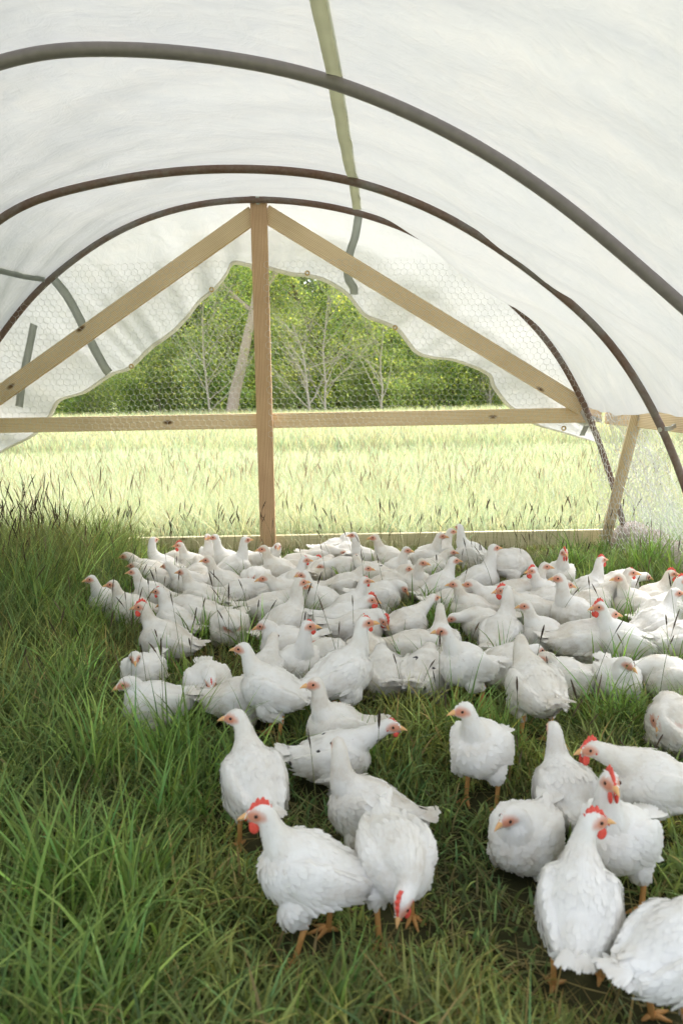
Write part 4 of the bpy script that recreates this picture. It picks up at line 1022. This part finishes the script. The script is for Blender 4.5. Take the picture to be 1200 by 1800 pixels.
def leaves_mesh(tips, n, size, spread, base, seed, var=.2, nm='crown', flat=.5, patch=.25, ):
    r = np.random.default_rng(seed); idx = r.integers(0, len(tips), n); C = tips[idx]+r.normal(0, spread, (n, 3))*np.array([1, 1, .75])
    cj = r.normal(0, patch, len(tips))[idx]
    N = r.normal(0, 1, (n, 3)); N[:, 2] += flat; N /= np.linalg.norm(N, axis=1)[:, None]; a = np.cross(N, r.normal(0, 1, (n, 3))); a /= np.linalg.norm(a, axis=1)[:, None]; b = np.cross(N, a)
    s = size*r.uniform(.6, 1.3, n)[:, None]; V = np.stack([C-a*s, C-b*s*.5+N*s*.1, C+a*s, C+b*s*.5+N*s*.1], 1).reshape(-1, 3); F_ = np.arange(n*4).reshape(-1, 4)
    col = np.array(base)[None]*np.exp(cj+r.normal(0, var, n))[:, None]; h = (r.normal(0, .07, n)+cj*.4)[:, None]; col = col*np.concatenate([1+h, np.ones((n, 1)), 1-h], 1)
    return npmesh(nm, V, F_, np.repeat(col, 4, 0))
def proto_tree(name, lab, cat, group, seed, H, spread, r0, nleaf, size, sp, base, bark, **kw):
    lf = kw.pop('lf', {}); segs, tips = branch_tree(seed, H, spread, r0, **kw); t = empty(name, (0, 0, -.05)); tag(t, lab, cat, group)
    tm = wood_mesh(segs); link('trunk', tm, [bark], t)
    if name == 'shrub' or H > 9: tips = np.concatenate([tips, tips[:len(tips)//(1 if name == 'shrub' else 2)]*np.array([1.1, 1.1, 1])*np.array([1, 1, 0])+np.stack([0*tips[:len(tips)//(1 if name == 'shrub' else 2), 0]]*2+[tips[:len(tips)//(1 if name == 'shrub' else 2), 2]*np.random.default_rng(seed).uniform(.0, 1, len(tips)//(1 if name == 'shrub' else 2))], 1)])
    if nleaf: link('crown', leaves_mesh(tips, nleaf, size, sp, base, seed, **lf), [LEAF], t, False)
    return t
def copy_tree(t, loc, rz, s, lab=None):
    c = t.copy(); COL.objects.link(c); c.location = loc; c.rotation_euler.z = rz; c.scale = (s, s, s)
    if lab: c['label'] = lab
    for ch in [o for o in bpy.data.objects if o.parent == t]:
        d = ch.copy(); COL.objects.link(d); d.parent = c
    return c
random.seed(11)
protos = {
 'dark': proto_tree('forest_tree', 'dense green tree in the woodland behind the meadow', 'tree', 'trees of the woodland edge', 3, 18, .40, .24, 20000, .14, .5, (.30, .38, .13), BARK, nb=(16, 6, 3), low=.06, lf=dict(patch=.35)),
 'mid': proto_tree('forest_tree', 'fresh mid green tree in the woodland behind the meadow', 'tree', 'trees of the woodland edge', 5, 10, .45, .17, 14000, .11, .45, (.33, .43, .14), BARK, nb=(14, 6, 3), low=.1, lf=dict(patch=.35)),
 'light': proto_tree('forest_tree', 'yellow green spring tree in the woodland behind the meadow', 'tree', 'trees of the woodland edge', 8, 8.5, .45, .12, 10000, .085, .42, (.44, .50, .20), BARKP, nb=(12, 6, 3), low=.12, lf=dict(patch=.3)),
 'shrub': proto_tree('shrub', 'leafy green shrub at the foot of the woodland', 'shrub', 'shrubs along the woodland edge', 12, 2.6, .75, .05, 9000, .07, .28, (.44, .51, .22), BARKP, nb=(12, 6, 3), low=.05, lf=dict(patch=.3)),
 'dshrub': proto_tree('shrub', 'dark green shrub at the foot of the woodland', 'shrub', 'shrubs along the woodland edge', 15, 3.0, .7, .05, 9000, .085, .30, (.32, .40, .14), BARK, nb=(12, 6, 3), low=.04, lf=dict(patch=.3)),
}
used = set()
ORD = ['leftmost', 'second from the left', 'third from the left', 'fourth from the left', 'fifth from the left', 'sixth from the left', 'seventh from the left', 'eighth from the left', 'ninth from the left', 'tenth from the left', 'eleventh from the left', 'twelfth from the left', 'thirteenth from the left', 'fourteenth from the left', 'rightmost']
KW = {'dark': 'dense green tree', 'mid': 'fresh mid green tree', 'light': 'yellow green spring tree', 'shrub': 'pale leafy shrub', 'dshrub': 'dark green shrub'}
def put(kind, px, Y, s, row, i_, n_):
    t = put_(kind, px, Y, s); t['label'] = '%s, %s in the %s' % (KW[kind], 'rightmost' if i_ == n_-1 else ORD[i_], row); return t
def put_(kind, px, Y, s=1.0, py=None):
    p = Vector(((px-600)/FOC*Y*1.0, Y, -.05)); t = protos[kind]
    if kind not in used:
        used.add(kind); t.location = p; t.rotation_euler.z = random.uniform(0, 6.28); t.scale = (s, s, s); return t
    return copy_tree(t, p, random.uniform(0, 6.28), s)
for i_ in range(15): put('dark', -260+i_*115+random.uniform(-25, 25), random.uniform(60, 68), random.uniform(.95, 1.25), 'tall far row of the woodland', i_, 15)
for i_ in range(13): put(['dark', 'mid', 'mid'][i_ % 3], -120+i_*112+random.uniform(-30, 30), random.uniform(53, 59), random.uniform(.75, 1.05), 'middle row of the woodland', i_, 13)
for i_, (px, kd, s) in enumerate(((40, 'light', 1), (150, 'mid', .8), (250, 'light', .85), (330, 'mid', .8), (420, 'mid', .9), (505, 'light', 1.1), (600, 'dark', .7), (655, 'light', .75), (700, 'mid', .8), (790, 'dark', .65), (860, 'mid', .7), (960, 'light', .9), (1080, 'mid', .9))): put(kd, px, random.uniform(48, 52), s, 'front row of woodland trees', i_, 13)
for i_, (px, kd, s) in enumerate(((90, 'shrub', 1), (170, 'shrub', .85), (235, 'dshrub', .7), (290, 'shrub', 1.25), (345, 'shrub', 1.35), (392, 'dshrub', .8), (500, 'shrub', .6), (630, 'shrub', .7), (690, 'dshrub', .9), (745, 'shrub', .85), (790, 'dshrub', 1.0), (835, 'dshrub', .8), (905, 'shrub', .9), (990, 'dshrub', 1), (1080, 'shrub', 1))): put(kd, px, random.uniform(45, 47.5), s, 'row of shrubs at the meadow edge', i_, 15)
for k in list(protos):
    if k not in used: pass
for i_, px in enumerate((470, 560, 640, 700, 790)):
    t = put_('dark', px, random.uniform(70, 76), 1.35); t['label'] = 'tall dense crown filling the top of the gable view, %s' % ORD[i_]
t = proto_tree('leaning_tree', 'pale leaning trunk left of the centre post, in front of the woodland', 'tree', None, 21, 11, .30, .34, 2200, .08, .35, (.40, .46, .18), m_bark('pinkish_bark', (.40, .31, .26), (.60, .50, .43)), nb=(8, 5, 3), low=.5, lean=(.16, 0), straight=.05)
p = atZ(410, 722, 0); t.location = ((410-600)/FOC*42, 42, -.1)
def bare(loc, seed, H, s, lab, lean=(0, 0), nb=(15, 11, 6)):
    t = proto_tree('bare_tree', lab, 'tree', 'bare pale trees before the woodland', seed, H, .62, .075*s, 1500, .06, .2, (.30, .36, .09), m_bark('bare_bark', (.36, .31, .27), (.58, .52, .46)), nb=nb, low=.06, lean=lean, straight=.10, levels=3); t.location = loc; return t
bare(((548-600)/FOC*41, 41, -.1), 31, 5.2, 1.0, 'pale bare branching tree right of the centre post')
bare(((375-600)/FOC*42, 42, -.1), 33, 6.4, .9, 'thin bare tree left of the leaning trunk', (-.1, 0))
bare(((575-600)/FOC*41.6, 41.6, -.1), 35, 6.6, .9, 'taller bare tree with upright twigs behind the branching one', (.1, 0))
bare(((672-600)/FOC*42.5, 42.5, -.1), 37, 5.6, .8, 'slim grey bare tree in the right part of the gable opening', (-.06, 0), (11, 8, 5))
bare(((862-600)/FOC*45.5, 45.5, -.1), 39, 3.4, 1.3, 'stubby bare stems at the right end of the gable opening')
